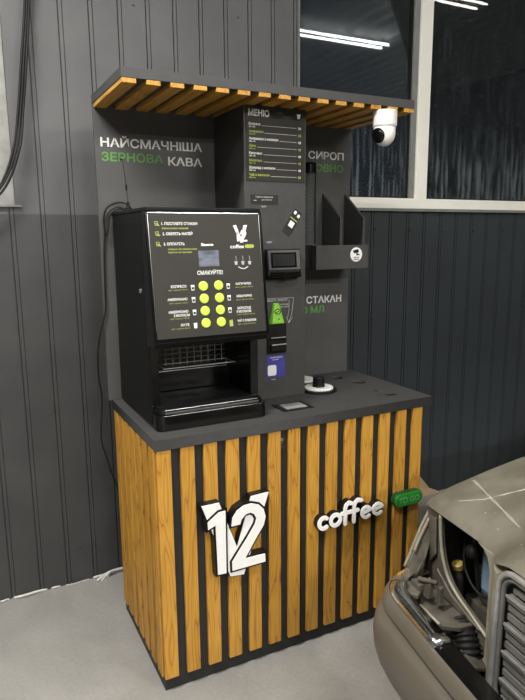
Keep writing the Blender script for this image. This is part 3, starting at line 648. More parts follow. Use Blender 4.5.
# drip tray: rounded box
bm = B(); pts = [(x+0.246, y+0.195, 0.952) for x, y in rrect(0.420, 0.246, 0.024)]
prism(bm, pts, (0, 0, 0.054)); dt = obj('drip_tray', bm, M['gloss'], cm, bevel=0.002)
bm = B(); pts = [(x+0.243, y+0.199, 1.0065) for x, y in rrect(0.404, 0.232, 0.026)]
prism(bm, pts, (0, 0, 0.017)); obj('tray_upper', bm, M['gloss'], dt, bevel=0.003)
bm = B(); box(bm, 0.066, 0.424, 0.0790, 0.095, 1.0065, 1.0150); obj('tray_lip', bm, M['board'], dt, bevel=0.002, label='pale lip along the tray front')
bm = B(); pts = [(x+0.243, y+0.208, 1.0240) for x, y in rrect(0.392, 0.206, 0.02)]
prism(bm, pts, (0, 0, 0.003)); obj('tray_grid', bm, M['black'], dt)
bm = B()
for cx in (0.150, 0.215, 0.285):
    for k in range(7):
        x = cx-0.027+k*0.009; hl = math.sqrt(max(0, 0.031**2-(k*0.009-0.027)**2)); box(bm, x-0.0022, x+0.0022, 0.225-hl, 0.225+hl, 1.027, 1.0282)
obj('drain_slots', bm, M['rubber'], dt)
bm = tube(B(), [(0.0560, 0.45, 1.704), (0.0560, 0.45, 1.7045)], 0.012, 16)
# antenna on the machine
an = thing('antenna', 'thin black whip antenna standing on the coffee machine', 'antenna', (0.056, 0.40, 1.704))
bm.free()
obj('base', lathe(B(), [(0.012, 0), (0.012, 0.008), (0.006, 0.016), (0.005, 0.030)], (0.056, 0.40, 1.704), seg=20), M['black'], an)
bm = tube(B(), [(0.056, 0.40, 1.730), (0.053, 0.40, 1.785), (0.043, 0.40, 1.885)], 0.0011, 6); tube(bm, [(0.0535, 0.40, 1.775), (0.0520, 0.40, 1.795)], 0.0035, 8)
obj('whip', bm, M['black'], an)

# power cord behind the machine
pc = tube(B(), smooth_path([(0.105, 0.52, 1.709), (0.087, 0.548, 1.735), (0.056, 0.556, 1.740), (0.017, 0.558, 1.722), (0.001, 0.562, 1.68), (0.003, 0.566, 1.63), (-0.004, 0.566, 1.54), (-0.008, 0.566, 1.42), (-0.012, 0.564, 1.32), (-0.034, 0.566, 1.24), (-0.048, 0.58, 1.15), (-0.046, 0.60, 1.04), (-0.034, 0.62, 0.95), (-0.046, 0.62, 0.78), (-0.030, 0.62, 0.70), (-0.010, 0.63, 0.62), (0.030, 0.65, 0.46), (0.060, 0.68, 0.10), (0.07, 0.70, 0.006)], 6), 0.0035, 8)
tag(obj('power_cord', pc, M['rubber'], origin=(0.07, 0.70, 0), smooth=True), 'black cord looping from the machine top down behind the cabinet', 'cord')
pc = tube(B(), smooth_path([(0.075, 0.49, 1.708), (0.050, 0.53, 1.722), (0.016, 0.545, 1.700), (0.000, 0.550, 1.655), (0.006, 0.550, 1.615), (0.016, 0.548, 1.65), (0.022, 0.545, 1.69), (0.05, 0.535, 1.715), (0.09, 0.52, 1.708)], 6), 0.0025, 8)
tag(obj('signal_cable', pc, M['rubber'], origin=(0.07, 0.55, 1.7), smooth=True), 'short thin cable coiled behind the machine top corner', 'cord')

# ------------------------------------------------------------------ signs on the doors
G = Plane((0, 0.004, 0), (1, 0, 0), (0, 0, 1))
V1 = [(0.148, 0.699), (0.213, 0.699), (0.279, 0.515), (0.336, 0.697), (0.407, 0.699), (0.304, 0.403), (0.251, 0.409)]
ONE = [(0.167, 0.637), (0.209, 0.666), (0.234, 0.667), (0.233, 0.43), (0.201, 0.432), (0.196, 0.621), (0.168, 0.610)]
TWO = [(0.256, 0.603), (0.26, 0.633), (0.278, 0.658), (0.304, 0.671), (0.334, 0.673), (0.364, 0.662), (0.383, 0.642), (0.391, 0.61), (0.383, 0.579), (0.351, 0.534), (0.307, 0.467), (0.388, 0.465), (0.389, 0.434), (0.257, 0.432), (0.256, 0.466), (0.317, 0.546), (0.348, 0.591), (0.354, 0.611), (0.345, 0.63), (0.33, 0.639), (0.311, 0.636), (0.296, 0.621), (0.289, 0.603)]
sg = thing('number_sign', 'white and black raised number twelve with a V shape on slats', 'sign', (0.28, 0.0, 0.55))
bm = B(); G.poly(bm, offset_poly(V1, 0.003), 0, 0.028); obj('v_backing', bm, M['black'], sg)
bm = B(); G.poly(bm, V1, 0.028, 0.031); obj('v_face', bm, M['sign_white'], sg)
for nm, q in (('one', ONE), ('two', TWO)):
    bm = B(); G.poly(bm, offset_poly(q, 0.0075), 0, 0.034); bk = obj(nm+'_backing', bm, M['black'], sg)
    bm = B(); G.poly(bm, q, 0.034, 0.037); obj(nm+'_face', bm, M['sign_white'], sg)
# coffee
def arc(cx, cy, rx, ry, a0, a1, n=14): return [(cx+rx*math.cos(math.radians(a0+(a1-a0)*k/n)), cy+ry*math.sin(math.radians(a0+(a1-a0)*k/n))) for k in range(n+1)]
BL, XH = 0.490, 0.050
letters = [arc(0.648, BL+0.029, 0.021, 0.022, 52, 308), arc(0.7015, BL+0.030, 0.022, 0.022, 0, 360, 20),
           [(0.746, BL+0.004), (0.746, BL+0.068), (0.751, BL+0.082), (0.764, BL+0.089), (0.776, BL+0.084)], [(0.732, BL+0.049), (0.806, BL+0.050)],
           [(0.788, BL+0.004), (0.788, BL+0.068), (0.793, BL+0.084), (0.806, BL+0.092), (0.822, BL+0.088)],
           [(0.830, BL+0.028), (0.866, BL+0.038)] + arc(0.848, BL+0.031, 0.022, 0.022, 25, 312, 16),
           [(0.887, BL+0.030), (0.924, BL+0.041)] + arc(0.905, BL+0.033, 0.023, 0.022, 25, 315, 16)]
sg = thing('coffee_sign', 'white raised lowercase lettering reading coffee on right slatted door', 'sign', (0.79, 0.0, 0.5))
bm = B(); bm2 = B()
for k_, s_ in enumerate(letters):
    G.stroke(bm, s_, 0.0205, 0, 0.022); G.stroke(bm2, s_, 0.0160 if k_ < 5 else 0.0132, 0.0235, 0.028)
obj('backing', bm, M['black'], sg); obj('face', bm2, M['sign_white'], sg)
# to go
sg = thing('pill_sign', 'green pill shaped TO GO sign at the right slatted door edge', 'sign', (1.06, 0.0, 0.52))
bm = B(); G.poly(bm, [(x+1.062, y+0.533) for x, y in rrect(0.148, 0.060, 0.0295, 8)], 0, 0.026); obj('backing', bm, noisy('dark_green_edge', (0.008, 0.05, 0.010), (0.010, 0.06, 0.012), (30, 30, 30), 0.4), sg, bevel=0.002)
bm = B(); G.poly(bm, [(x+1.062, y+0.533) for x, y in rrect(0.142, 0.054, 0.0265, 8)], 0.026, 0.031); obj('face', bm, M['green'], sg, bevel=0.001)
bm = B(); G.text(bm, 'TO GO', 1.062, 0.520, 0.025, 0.106, 0.004, n=0.032, align='C'); obj('lettering', bm, M['green_pale'], sg)

# ------------------------------------------------------------------ security camera under the canopy
sc = thing('security_camera', 'white dome security camera hanging under the canopy right end', 'camera', (1.032, 0.166, 2.087))
cx, cy = 1.032, 0.166
obj('mount', lathe(B(), [(0.0455, -0.060), (0.0475, -0.052), (0.0475, -0.004), (0.045, 0)], (cx, cy, 2.087), seg=40), M['white'], sc, smooth=False, bevel=0.002)
bm = B(); prof = [(0.0425, 0.0), (0.0430, -0.022)] + [(0.0430*math.cos(math.radians(a)), -0.022-0.050*math.sin(math.radians(a))) for a in range(10, 91, 8)]
lathe(bm, prof[::-1], (cx, cy, 2.0255), seg=40); hd = obj('head', bm, M['white'], sc, smooth=True)
dv = Vector((-0.97, -0.16, -0.16)).normalized()
obj('lens_window', lathe(B(), [(0.0300, 0.0), (0.0285, 0.0175), (0.020, 0.0225), (0.008, 0.0245)], Vector((cx, cy, 1.998))+dv*0.0230, dv, 28), M['gloss'], hd, smooth=True, label='round glossy black lens window')

# ------------------------------------------------------------------ things along the wall
cb = thing('cable_bundle', 'three black cables hanging in a loop before the left window', 'cable', (-0.3, 0.85, 1.9))
for k, (dx, dz) in enumerate(((0, 0), (0.008, 0.004), (0.016, -0.004))):
    p_ = [(-0.150+dx*0.5, 0.868-k*0.004, 3.2), (-0.178+dx, 0.86-k*0.012, 2.70), (-0.195+dx, 0.85, 2.50), (-0.226+dx*1.1, 0.84-k*0.008, 2.28), (-0.252+dx*1.2, 0.83, 2.10), (-0.282+dx*1.3, 0.82-k*0.01, 1.95), (-0.350+dx*1.2, 0.80, 1.80+dz), (-0.46+dx, 0.80, 1.72+dz), (-0.60, 0.80-k*0.012, 1.74+dz), (-0.72, 0.82, 1.88), (-0.78, 0.84, 2.2), (-0.80, 0.865, 3.2)]
    obj('cable', tube(B(), smooth_path(p_, 8), 0.0048, 8), M['rubber'], cb, smooth=True)
# mounting foam squeezed out along the foot of the wall
bm = B(); rnd = random.Random(3); x = -3.0
while x < 0.35:
    l_ = rnd.uniform(0.03, 0.16); h_ = rnd.uniform(0.003, 0.010); 
    if rnd.random() < 0.6: tube(bm, smooth_path([(x, 0.888, h_*0.4), (x+l_*0.3, 0.886-rnd.uniform(0, 0.010), h_), (x+l_*0.7, 0.885, h_*0.8), (x+l_, 0.889, h_*0.3)], 3), h_*0.6, 6)
    x += l_+rnd.uniform(0.0, 0.06)
tag(obj('foam_bead', bm, M['foam'], smooth=True), 'crumbly white mounting foam along the foot of the cladding', 'foam', kind='stuff')
bm = B(); prism(bm, [(-0.045, 0.858, 0.0), (-0.005, 0.872, 0.0), (0.012, 0.878, 0.028), (-0.002, 0.868, 0.026)], (0.004, -0.010, 0.0))
tube(bm, smooth_path([(-0.06, 0.85, 0.006), (-0.01, 0.868, 0.020), (0.05, 0.878, 0.022), (0.13, 0.876, 0.016), (0.22, 0.87, 0.008)], 4), 0.006, 6)
tag(obj('white_offcut', bm, M['foam'], origin=(0.03, 0.87, 0)), 'curled white strip lying on the floor between wall and cabinet', 'scrap')
# cardboard sheet leaning on the wall behind the cabinet
bm = B(); prism(bm, [(1.38, 0.868, 0.001), (1.925, 0.868, 0.001), (2.10, 0.868, 0.001), (2.01, 0.876, 0.045), (1.935, 0.882, 0.135), (1.38, 0.882, 0.14)], (0, 0.006, 0))
tag(obj('cardboard_sheet', bm, M['card'], origin=(1.6, 0.87, 0)), 'brown cardboard sheet leaning on the cladding right of the cabinet', 'cardboard')

# ------------------------------------------------------------------ the car (own frame: x to the rear, -y towards its left side)
TH = -math.radians(8)
car = thing('car', 'dusty champagne saloon car missing its headlamp beside the kiosk', 'car', (0.70, -0.48, 0), rotz=TH)
def ss(a, b_, x): t_ = max(0, min(1, (x-a)/(b_-a))); return t_*t_*(3-2*t_)
W_ = 1.70
def side_z(x):
    pts = [(0.012, 0.780), (0.03, 0.795), (0.07, 0.813), (0.155, 0.836), (0.27, 0.864), (0.41, 0.893), (0.6, 0.918), (0.9, 0.948), (1.3, 0.975)]
    if x <= pts[0][0]: return pts[0][1]
    for (a, za), (b_, zb) in zip(pts, pts[1:]):
        if x <= b_: return za+(zb-za)*(x-a)/(b_-a)
    return pts[-1][1]
def hood_pt(s, v):
    """s = 0 at the front edge .. 1 at the windscreen, v = distance from the right side"""
    c = min(v, W_-v)                                  # distance from the nearer side
    k = ss(0.318, 0.41, c)                            # 0 over the lamps, 1 over the grille
    xf = 0.018*(1-k)+(-0.035)*k-0.020*ss(0.40, 0.85, c)
    x = xf+(1.28-xf)*s
    z = side_z(max(x, 0.012))
    z += 0.030*ss(0.0, 0.5, c)*ss(0.05, 0.5, x)        # crown
    nose = ss(0.33, 0.47, c)
    z += 0.048*nose*(1-ss(0.2, 0.9, x))               # raised centre running back from the grille
    t_ = x-xf
    z -= (0.016*nose)*(1-ss(0.0, 0.060, t_))+0.006*(1-ss(0, 0.02, t_))*(1-nose)
    if c < 0.03: z -= 0.012*(1-c/0.03)**2
    return x, -v, z
vs = [0, 0.008, 0.02, 0.04, 0.08, 0.13, 0.18, 0.23, 0.28, 0.31, 0.325, 0.335, 0.345, 0.36, 0.375, 0.39, 0.41, 0.43, 0.45, 0.48, 0.55, 0.65, 0.75, 0.85]
vs = vs + [W_-q for q in vs[-2::-1]]
ss_ = [0, 0.006, 0.014, 0.024, 0.035, 0.05, 0.07, 0.1, 0.14, 0.2, 0.28, 0.38, 0.5, 0.65, 0.8, 1.0]
bm = B(); g = [[bm.verts.new(hood_pt(s, v_)) for v_ in vs] for s in ss_]
for i in range(len(ss_)-1):
    for j in range(len(vs)-1): bm.faces.new((g[i][j], g[i+1][j], g[i+1][j+1], g[i][j+1]))
# rounded corner at the right front: pull it back
for row in g:
    for q in row:
        for sgn, edge in ((1, 0.0), (-1, -W_)):
            d_ = abs(q.co.y-edge)
            if d_ < 0.045 and q.co.x < 0.10: q.co.x += 0.012*(1-d_/0.045)**2*(1-(max(q.co.x, 0.0))/0.13)
ex = bmesh.ops.solidify(bm, geom=bm.faces[:], thickness=0.016)
bmesh.ops.recalc_face_normals(bm, faces=bm.faces)
hood = obj('hood', bm, M['paint'], car, smooth=True); hood['label'] = 'dusty champagne hood with scratches'
md = hood.modifiers.new('es', 'EDGE_SPLIT'); md.split_angle = math.radians(50)
# strips of the hood coming down beside the grille, with a fillet at the lamp opening
for sgn in (0, 1):
    def fy(v): return -v if not sgn else -(W_-v)
    bm = B()
    prism(bm, [(0.017, fy(v), z) for v, z in ((0.262, 0.776), (0.290, 0.768), (0.307, 0.752), (0.316, 0.728), (0.322, 0.70), (0.335, 0.70), (0.335, 0.775))], (0.018, 0, 0))
    plan = []
    for v in (0.318, 0.330, 0.342, 0.354, 0.366, 0.378, 0.390, 0.402, 0.411):
        k_ = ss(0.318, 0.41, v); plan.append((0.018*(1-k_)-0.036*k_, v))
    prism(bm, [(x, fy(v), 0.395) for x, v in plan + [(-0.020, 0.413), (0.014, 0.40), (0.034, 0.345), (0.034, 0.320)]], (0, 0, 0.380))
    obj('hood_strip', bm, M['paint'], hood, bevel=0.006)
# scratches and scuffs on the hood
def hs(x, v): 
    lo_, hi_ = 0.0, 1.0
    for _ in range(24):
        md_ = (lo_+hi_)/2
        if hood_pt(md_, v)[0] < x: lo_ = md_
        else: hi_ = md_
    return Vector(hood_pt(lo_, v))
def scuff(bm, a, b_, w0, w1):
    n_ = 24; A = Vector(a); D_ = Vector(b_)-A; P2 = Vector((-D_.y, D_.x)).normalized(); prev = None
    for i in range(n_+1):
        t_ = i/n_; c = A+D_*t_; w_ = (w0+(w1-w0)*t_)/2*(0.75+0.25*math.sin(t_*17))
        q = [bm.verts.new(hs(*(c+P2*k*w_))+Vector((0, 0, 0.0012))) for k in (1, -1)]
        if prev: bm.faces.new((prev[0], prev[1], q[1], q[0]))
        prev = q
bm = B(); scuff(bm, (0.075, 0.100), (0.135, 0.146), 0.0025, 0.0025); scuff(bm, (0.130, 0.144), (0.262, 0.190), 0.0025, 0.004)
obj('scratch', bm, noisy('bright_scratch', (0.58, 0.56, 0.50), (0.66, 0.64, 0.58), (90, 90, 90), 0.6), hood)
bm = B(); scuff(bm, (0.178, 0.035), (0.112, 0.315), 0.012, 0.010)
obj('wiped_streak', bm, noisy('wiped_dust_streak', (0.23, 0.21, 0.165), (0.26, 0.24, 0.19), (60, 60, 60), 0.55), hood)
bm = B(); rnd = random.Random(5)
for k in range(46):
    x = rnd.uniform(0.05, 0.7); v_ = rnd.uniform(0.05, 0.55); p_ = hs(x, v_)+Vector((0, 0, 0.001)); r_ = rnd.uniform(0.0010, 0.0028)
    lathe(bm, [(r_, 0), (r_*0.6, 0.0006)], p_, (0, 0, 1), 7)
obj('dust_spots', bm, M['foam'], hood)

# grille: chrome surround, body-coloured slats with a bright edge
gx0, gx1, gz0, gz1 = 0.416, W_-0.416, 0.415, 0.806
def gxp(z): return -0.046+0.02*(z-0.6)
def gp(v, z, n_=0): return Vector((gxp(z)+n_, -v, z))
def rr(w_, h_, r_): return rrect(w_, h_, r_, 7)
gc_v, gc_z = (gx0+gx1)/2, (gz0+gz1)/2
grl = obj('grille', None or prism(B(), [gp(v+gc_v, z+gc_z, 0.030) for v, z in rr(gx1-gx0, gz1-gz0, 0.055)], (0.004, 0, 0)), M['grime'], car)
bm = B(); tube(bm, [gp(v+gc_v, z+gc_z, 0.004) for v, z in rr(gx1-gx0-0.012, gz1-gz0-0.012, 0.052)], 0.0085, 10, True)
M['satin'] = noisy('satin_silver_trim', (0.36, 0.355, 0.34), (0.46, 0.455, 0.44), (40, 40, 40), 0.34, 0.55)
obj('silver_surround', bm, M['satin'], grl, smooth=True)
bm = B(); tube(bm, [gp(v+gc_v, z+gc_z, 0.008) for v, z in rr(gx1-gx0-0.040, gz1-gz0-0.040, 0.042)], 0.0065, 10, True)
obj('grey_surround', bm, M['rib'], grl, smooth=True)
bm = B(); bm2 = B(); z = 0.735; k = 0
while z > gz0+0.02:
    ins = 0.028 if z < 0.75 else 0.05
    for sub in range(3):
        zz = z-sub*0.0255
        if zz < gz0+0.02: break
        ins = 0.030+max(0, zz-0.745)*0.8
        prism(bm, [gp(gx0+ins, zz, 0.010 if sub == 0 else 0.016), gp(gx0+ins, zz-0.015, 0.010 if sub == 0 else 0.016), gp(gx0+ins, zz-0.004, 0.032), gp(gx0+ins, zz+0.003, 0.032)], (0, -(gx1-gx0-2*ins), 0))
        if sub == 0: prism(bm2, [gp(gx0+ins, zz+0.0035, 0.005), gp(gx0+ins, zz-0.0025, 0.005), gp(gx0+ins, zz-0.0025, 0.010), gp(gx0+ins, zz+0.0035, 0.010)], (0, -(gx1-gx0-2*ins), 0))
    z -= 0.0765
zz = 0.760
prism(bm, [gp(gx0+0.042, zz, 0.016), gp(gx0+0.042, zz-0.012, 0.016), gp(gx0+0.042, zz-0.004, 0.032), gp(gx0+0.042, zz+0.003, 0.032)], (0, -(gx1-gx0-0.084), 0))
obj('slats', bm, M['rib'], grl); obj('slat_edges', bm2, M['satin'], grl)
# bumper: section swept round the nose
path = [(1.05, -0.058), (0.70, -0.060), (0.35, -0.060), (0.12, -0.056), (0.00, -0.044), (-0.085, -0.018), (-0.150, 0.024), (-0.190, 0.075), (-0.206, 0.140), (-0.214, 0.25), (-0.224, 0.40), (-0.233, 0.60), (-0.237, 0.85)]
path = path + [(x, W_-v_) for x, v_ in path[-2::-1]]
bp_ = smooth_path([(x, -v_, 0) for x, v_ in path], 4)
section = [(-0.085, 0.552), (-0.050, 0.562), (-0.038, 0.561), (-0.029, 0.550), (-0.024, 0.524), (-0.038, 0.517), (-0.038, 0.509), (-0.020, 0.502), (-0.006, 0.482), (0.000, 0.440), (-0.004, 0.390), (-0.018, 0.340), (-0.040, 0.295), (-0.075, 0.262), (-0.110, 0.262), (-0.070, 0.30), (-0.045, 0.40), (-0.045, 0.50)]
def sweep(bm, pth, sec, closed_sec=True):
    rings = []
    for i, p_ in enumerate(pth):
        a = pth[max(0, i-1)]; c = pth[min(len(pth)-1, i+1)]; t_ = (c-a).normalized(); nrm = Vector((-t_.y, t_.x, 0))
        if nrm.dot(p_-Vector((1.5, -0.85, 0))) < 0: nrm = -nrm
        rings.append([bm.verts.new(p_+nrm*o_+Vector((0, 0, z_))) for o_, z_ in sec])
    n_ = len(sec); fs = []
    for a, c in zip(rings, rings[1:]):
        for k in range(n_ if closed_sec else n_-1): fs.append(bm.faces.new((a[k], a[(k+1) % n_], c[(k+1) % n_], c[k])))
    if closed_sec: fs.append(bm.faces.new(rings[0])); fs.append(bm.faces.new(rings[-1][::-1]))
    bmesh.ops.recalc_face_normals(bm, faces=fs); return bm
o = obj('bumper', sweep(B(), bp_, section), M['bumper'], car, smooth=True, label='dull taupe plastic bumper')
md = o.modifiers.new('es', 'EDGE_SPLIT'); md.split_angle = math.radians(40)
nose = [p_ for p_ in bp_ if p_.x < -0.14 and p_.y > -0.36]
obj('headlamp_trim', sweep(B(), nose, [(-0.046, 0.5625), (-0.044, 0.569), (-0.058, 0.576), (-0.092, 0.580), (-0.096, 0.560)]), M['chrome'], o, smooth=True, label='chromed trim curving under the lamp opening')
nose = [p_ for p_ in bp_ if p_.x < -0.13 and -1.35 < p_.y < -0.30]
obj('bumper_insert', sweep(B(), nose, [(-0.046, 0.562), (-0.050, 0.567), (-0.100, 0.566), (-0.135, 0.520), (-0.135, 0.500), (-0.075, 0.50)]), M['gloss'], o, label='black insert on top of the bumper')
obj('indicator_lens', sweep(B(), [p_ for p_ in bp_ if -0.105 < p_.x < -0.03 and p_.y > -0.3], [(-0.040, 0.560), (-0.042, 0.567), (-0.052, 0.568), (-0.056, 0.560)]), M['amber'], o, label='sliver of amber lens at the bumper corner')

# fenders
def fender(sgn):
    def Y(v): return -v if sgn > 0 else -(W_-v)
    # outline of the side, x / z
    top = [(0.050, 0.770), (0.10, 0.805), (0.27, 0.850), (0.41, 0.879), (0.6, 0.904), (0.9, 0.934), (1.28, 0.962), (1.60, 0.965)]
    arch = [(0.62+0.335*math.cos(math.radians(a)), 0.31+0.335*math.sin(math.radians(a))) for a in range(0, 181, 12)]
    out = top + [(1.60, 0.24), (0.98, 0.24)] + arch + [(0.26, 0.28), (0.02, 0.30), (-0.03, 0.36), (-0.052, 0.48), (-0.035, 0.575), (-0.005, 0.645), (0.020, 0.705)]
    bm = B(); prism(bm, [(x, Y(0.0 if z < 0.8 else 0.004), z) for x, z in out], (0, -0.014*sgn, 0))
    f = obj('fender', bm, M['paint'], car, bevel=0.005)
    return f
fr = fender(1); fender(-1)
# torn-out lamp housing corner on the right fender: flanges facing forward
bm = B()
prism(bm, [(0.045, -0.014, 0.765), (0.016, -0.014, 0.700), (-0.008, -0.014, 0.640), (-0.040, -0.014, 0.572), (-0.052, -0.014, 0.520), (-0.040, -0.055, 0.512), (-0.030, -0.070, 0.560), (-0.012, -0.060, 0.610), (0.012, -0.048, 0.665), (0.030, -0.050, 0.730), (0.048, -0.060, 0.778)], (0.010, 0, 0.002))
obj('lamp_flange', bm, M['primer'], fr, bevel=0.004)
bm = B(); tube(bm, smooth_path([(0.040, -0.012, 0.758), (0.012, -0.008, 0.700), (-0.012, -0.006, 0.640), (-0.042, -0.006, 0.572)], 5), 0.0055, 8)
tube(bm, smooth_path([(0.022, -0.034, 0.740), (-0.006, -0.026, 0.672), (-0.022, -0.026, 0.632)], 5), 0.0050, 8)
obj('flange_lip', bm, M['paint'], fr, smooth=True)
bm = B()
prism(bm, [(-0.050, -0.020, 0.560), (-0.085, -0.060, 0.560), (-0.105, -0.110, 0.545), (-0.080, -0.140, 0.545), (-0.040, -0.110, 0.550), (-0.030, -0.060, 0.555)], (0, 0, 0.014))
prism(bm, [(-0.045, -0.045, 0.572), (-0.080, -0.075, 0.572), (-0.060, -0.095, 0.605), (-0.030, -0.075, 0.622)], (0.008, 0, 0.004))
prism(bm, [(-0.052, -0.122, 0.545), (-0.052, -0.150, 0.545), (-0.044, -0.146, 0.588), (-0.048, -0.128, 0.600)], (0.016, 0, 0.004)); prism(bm, [(-0.036, -0.158, 0.540), (-0.036, -0.184, 0.540), (-0.030, -0.176, 0.590), (-0.030, -0.166, 0.592)], (0.014, 0, 0.003)); box(bm, -0.070, -0.040, -0.125, -0.085, 0.560, 0.580)
tube(bm, [(-0.060, -0.108, 0.592), (-0.028, -0.160, 0.600)], 0.008, 8)
obj('lamp_bracket', bm, M['primer'], fr, bevel=0.003)
# front panel round the empty headlamp hole
def yz(v, z, x=0.030): return (x, -v, z)
arcp = smooth_path([(0.085, 0.772, 0), (0.092, 0.700, 0), (0.108, 0.640, 0), (0.140, 0.590, 0), (0.190, 0.560, 0), (0.250, 0.540, 0), (0.345, 0.505, 0)], 5)
bm = B(); prism(bm, [yz(0.012, 0.772), yz(0.012, 0.50)] + [yz(0.345, 0.470)] + [yz(p_.x, p_.y) for p_ in arcp[::-1]], (0.010, 0, 0))
lp = obj('headlamp_panel', bm, M['primer'], car, label='bare panel with the empty headlamp hole')
bm = tube(B(), [Vector((0.026, -p_.x, p_.y)) for p_ in arcp], 0.0055, 8); obj('hole_edge', bm, M['paint'], lp, smooth=True, label='pale folded edge of the lamp hole')
bm = B(); prism(bm, [yz(0.030, 0.750, 0.027), yz(0.070, 0.755, 0.027), yz(0.078, 0.64, 0.027), yz(0.050, 0.60, 0.027)], (-0.008, 0, 0)); prism(bm, [yz(0.085, 0.60, 0.028), yz(0.16, 0.555, 0.028), yz(0.30, 0.520, 0.028), yz(0.12, 0.525, 0.028)], (-0.010, 0, 0)); obj('pressed_ribs', bm, M['primer'], lp, bevel=0.004)
# the other lamp keeps its lens
bm = B(); prism(bm, [(-0.02, -(W_-0.02), 0.575), (-0.07, -(W_-0.33), 0.575), (-0.01, -(W_-0.325), 0.762), (0.02, -(W_-0.02), 0.765)], (0.05, 0, 0)); obj('headlamp', bm, M['clear'], car, bevel=0.008)
# crossmember and ducting under the opening
bm = B(); prism(bm, [(0.026, -0.020, 0.505), (-0.030, -0.050, 0.505), (-0.064, -0.140, 0.505), (-0.064, -0.235, 0.505), (-0.020, -0.262, 0.505), (0.026, -0.262, 0.505)], (0, 0, 0.015)); box(bm, -0.068, -0.062, -0.235, -0.130, 0.470, 0.5195); prism(bm, [(-0.02, -0.225, 0.455), (0.02, -0.225, 0.44), (0.02, -0.345, 0.43), (-0.03, -0.345, 0.445)], (0, 0, 0.012)); cmb = obj('crossmember', bm, M['primer'], car, bevel=0.003)
bm = B(); tube(bm, [(-0.068, -0.135, 0.522), (-0.068, -0.232, 0.522)], 0.0045, 8); obj('crossmember_lip', bm, M['paint'], cmb, smooth=True)
bm = B(); sweepp = [Vector((-0.100, -0.245-0.012*k, 0.455-0.004*k)) for k in range(9)]
prism(bm, [(-0.120, -0.215, 0.470), (-0.080, -0.260, 0.480), (-0.055, -0.300, 0.468), (-0.100, -0.300, 0.440), (-0.135, -0.250, 0.440)], (0, 0, 0.006)); prism(bm, [(-0.110, -0.225, 0.430), (-0.060, -0.300, 0.440), (-0.065, -0.320, 0.405), (-0.120, -0.260, 0.400)], (0.006, 0, 0.004))
obj('air_guide', bm, M['primer'], car, bevel=0.003)
pth = smooth_path([(0.02, -0.215, 0.500), (0.010, -0.250, 0.480), (0.004, -0.280, 0.430), (0.010, -0.300, 0.350), (0.03, -0.300, 0.270)], 14)
bm = tube(B(), pth, 0.030, 16, radii=[0.034+0.005*math.sin(i*1.9) for i in range(len(pth))]); obj('ribbed_hose', bm, M['rubber'], car, smooth=True, label='black ribbed air hose')
# engine bay behind the hole
bm = B(); box(bm, 0.52, 0.54, -1.68, -0.02, 0.20, 0.84); box(bm, 0.05, 0.52, -0.040, -0.016, 0.42, 0.80); box(bm, 0.045, 0.52, -1.60, -0.10, 0.19, 0.205)
obj('engine_bay', bm, M['grime'], car)
bm = B(); box(bm, 0.10, 0.13, -1.28, -0.42, 0.30, 0.74); obj('radiator', bm, M['grime'], car)
bm = B(); lathe(bm, [(0.075, 0), (0.085, 0.02), (0.085, 0.10), (0.060, 0.13)], (0.25, -0.13, 0.46), (0, 0, 1), 28); box(bm, 0.16, 0.34, -0.20, -0.05, 0.30, 0.46); obj('strut_housing', bm, M['primer'], car, bevel=0.004)
bm = B(); lathe(bm, [(0.018, 0), (0.018, 0.016), (0.012, 0.02)], (0.105, -0.080, 0.580), (-0.3, 0, 1), 18); obj('filler_neck', tube(B(), [(0.115, -0.080, 0.42), (0.112, -0.080, 0.52), (0.105, -0.080, 0.582)], 0.013, 12), M['grime'], car, smooth=True); obj('filler_cap', bm, M['yellow'], car)
bm = B(); box(bm, 0.100, 0.150, -0.262, -0.184, 0.565, 0.700); obj('washer_reservoir', bm, M['blue_fluid'], car, bevel=0.014, label='blue grey plastic reservoir')
bm = B()
tube(bm, smooth_path([(0.10, -0.11, 0.69), (0.09, -0.13, 0.61), (0.09, -0.19, 0.565), (0.10, -0.25, 0.58), (0.11, -0.265, 0.66), (0.12, -0.23, 0.74)], 6), 0.0045, 8)
tube(bm, smooth_path([(0.085, -0.170, 0.750), (0.085, -0.178, 0.70), (0.09, -0.182, 0.64), (0.10, -0.185, 0.56)], 6), 0.007, 8); lathe(bm, [(0.018, 0), (0.022, 0.012), (0.016, 0.024)], (0.085, -0.176, 0.690), (-1, 0, 0), 16)
obj('wiring_loom', bm, M['rubber'], car, smooth=True)
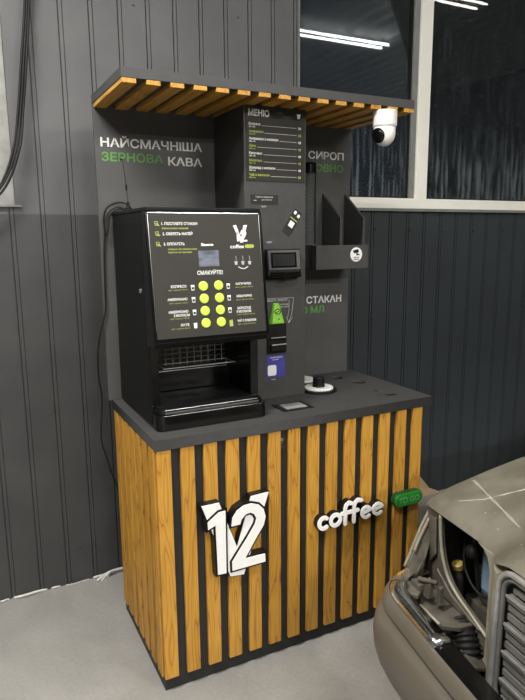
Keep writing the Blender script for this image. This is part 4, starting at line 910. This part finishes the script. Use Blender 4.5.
# wheels
for x in (0.62, 3.35):
    for v_ in (0.03, W_-0.03-0.19):
        c0 = (x, -v_, 0.31)
        wh = obj('wheel', lathe(B(), [(0.20, 0.0), (0.285, 0.0), (0.308, 0.03), (0.31, 0.08), (0.31, 0.12), (0.305, 0.16), (0.285, 0.19), (0.20, 0.19)], c0, (0, -1, 0), 40), M['tyre'], car, smooth=False)
        obj('rim', lathe(B(), [(0.198, 0.01), (0.19, 0.03), (0.10, 0.045), (0.06, 0.02), (0.03, 0.012)][::-1], c0, (0, -1, 0), 40) if v_ < 0.5 else lathe(B(), [(0.198, 0.18), (0.19, 0.16), (0.10, 0.145), (0.06, 0.17), (0.03, 0.178)], c0, (0, -1, 0), 40), M['chrome'], wh)
# rear of the body, cabin and glass
low = [(1.60, 0.24), (3.0, 0.24)] + [(3.35-0.335*math.cos(math.radians(a)), 0.31+0.335*math.sin(math.radians(a))) for a in range(0, 181, 12)] + [(4.35, 0.28), (4.42, 0.50), (4.36, 0.92), (3.9, 0.98), (1.60, 0.965)]
bm = B(); prism(bm, [(x, -0.004, z) for x, z in low], (0, -(W_-0.008), 0)); obj('rear_body', bm, M['paint'], car, bevel=0.01)
bm = B()
bz = [(1.30, 0.10, 0.975), (1.98, 0.28, 1.40), (3.20, 0.28, 1.40), (3.95, 0.12, 0.975)]
lo = [bm.verts.new((x, -v_, z)) for x, v_, z in bz]; hi = [bm.verts.new((x, -(W_-v_), z)) for x, v_, z in bz]
bm.faces.new(lo); bm.faces.new(hi[::-1])
for i in range(4): bm.faces.new((lo[i], hi[i], hi[(i+1) % 4], lo[(i+1) % 4]))
bmesh.ops.recalc_face_normals(bm, faces=bm.faces)
obj('cabin_glass', bm, M['gloss'], car, bevel=0.01)
bm = B(); prism(bm, [(2.00, -0.275, 1.402), (3.18, -0.275, 1.402), (3.18, -(W_-0.275), 1.402), (2.00, -(W_-0.275), 1.402)], (0, 0, 0.03)); obj('roof', bm, M['paint'], car, bevel=0.012)
bm = B(); box(bm, 1.285, 1.60, -(W_-0.02), -0.02, 0.90, 0.972); obj('cowl', bm, M['rubber'], car)
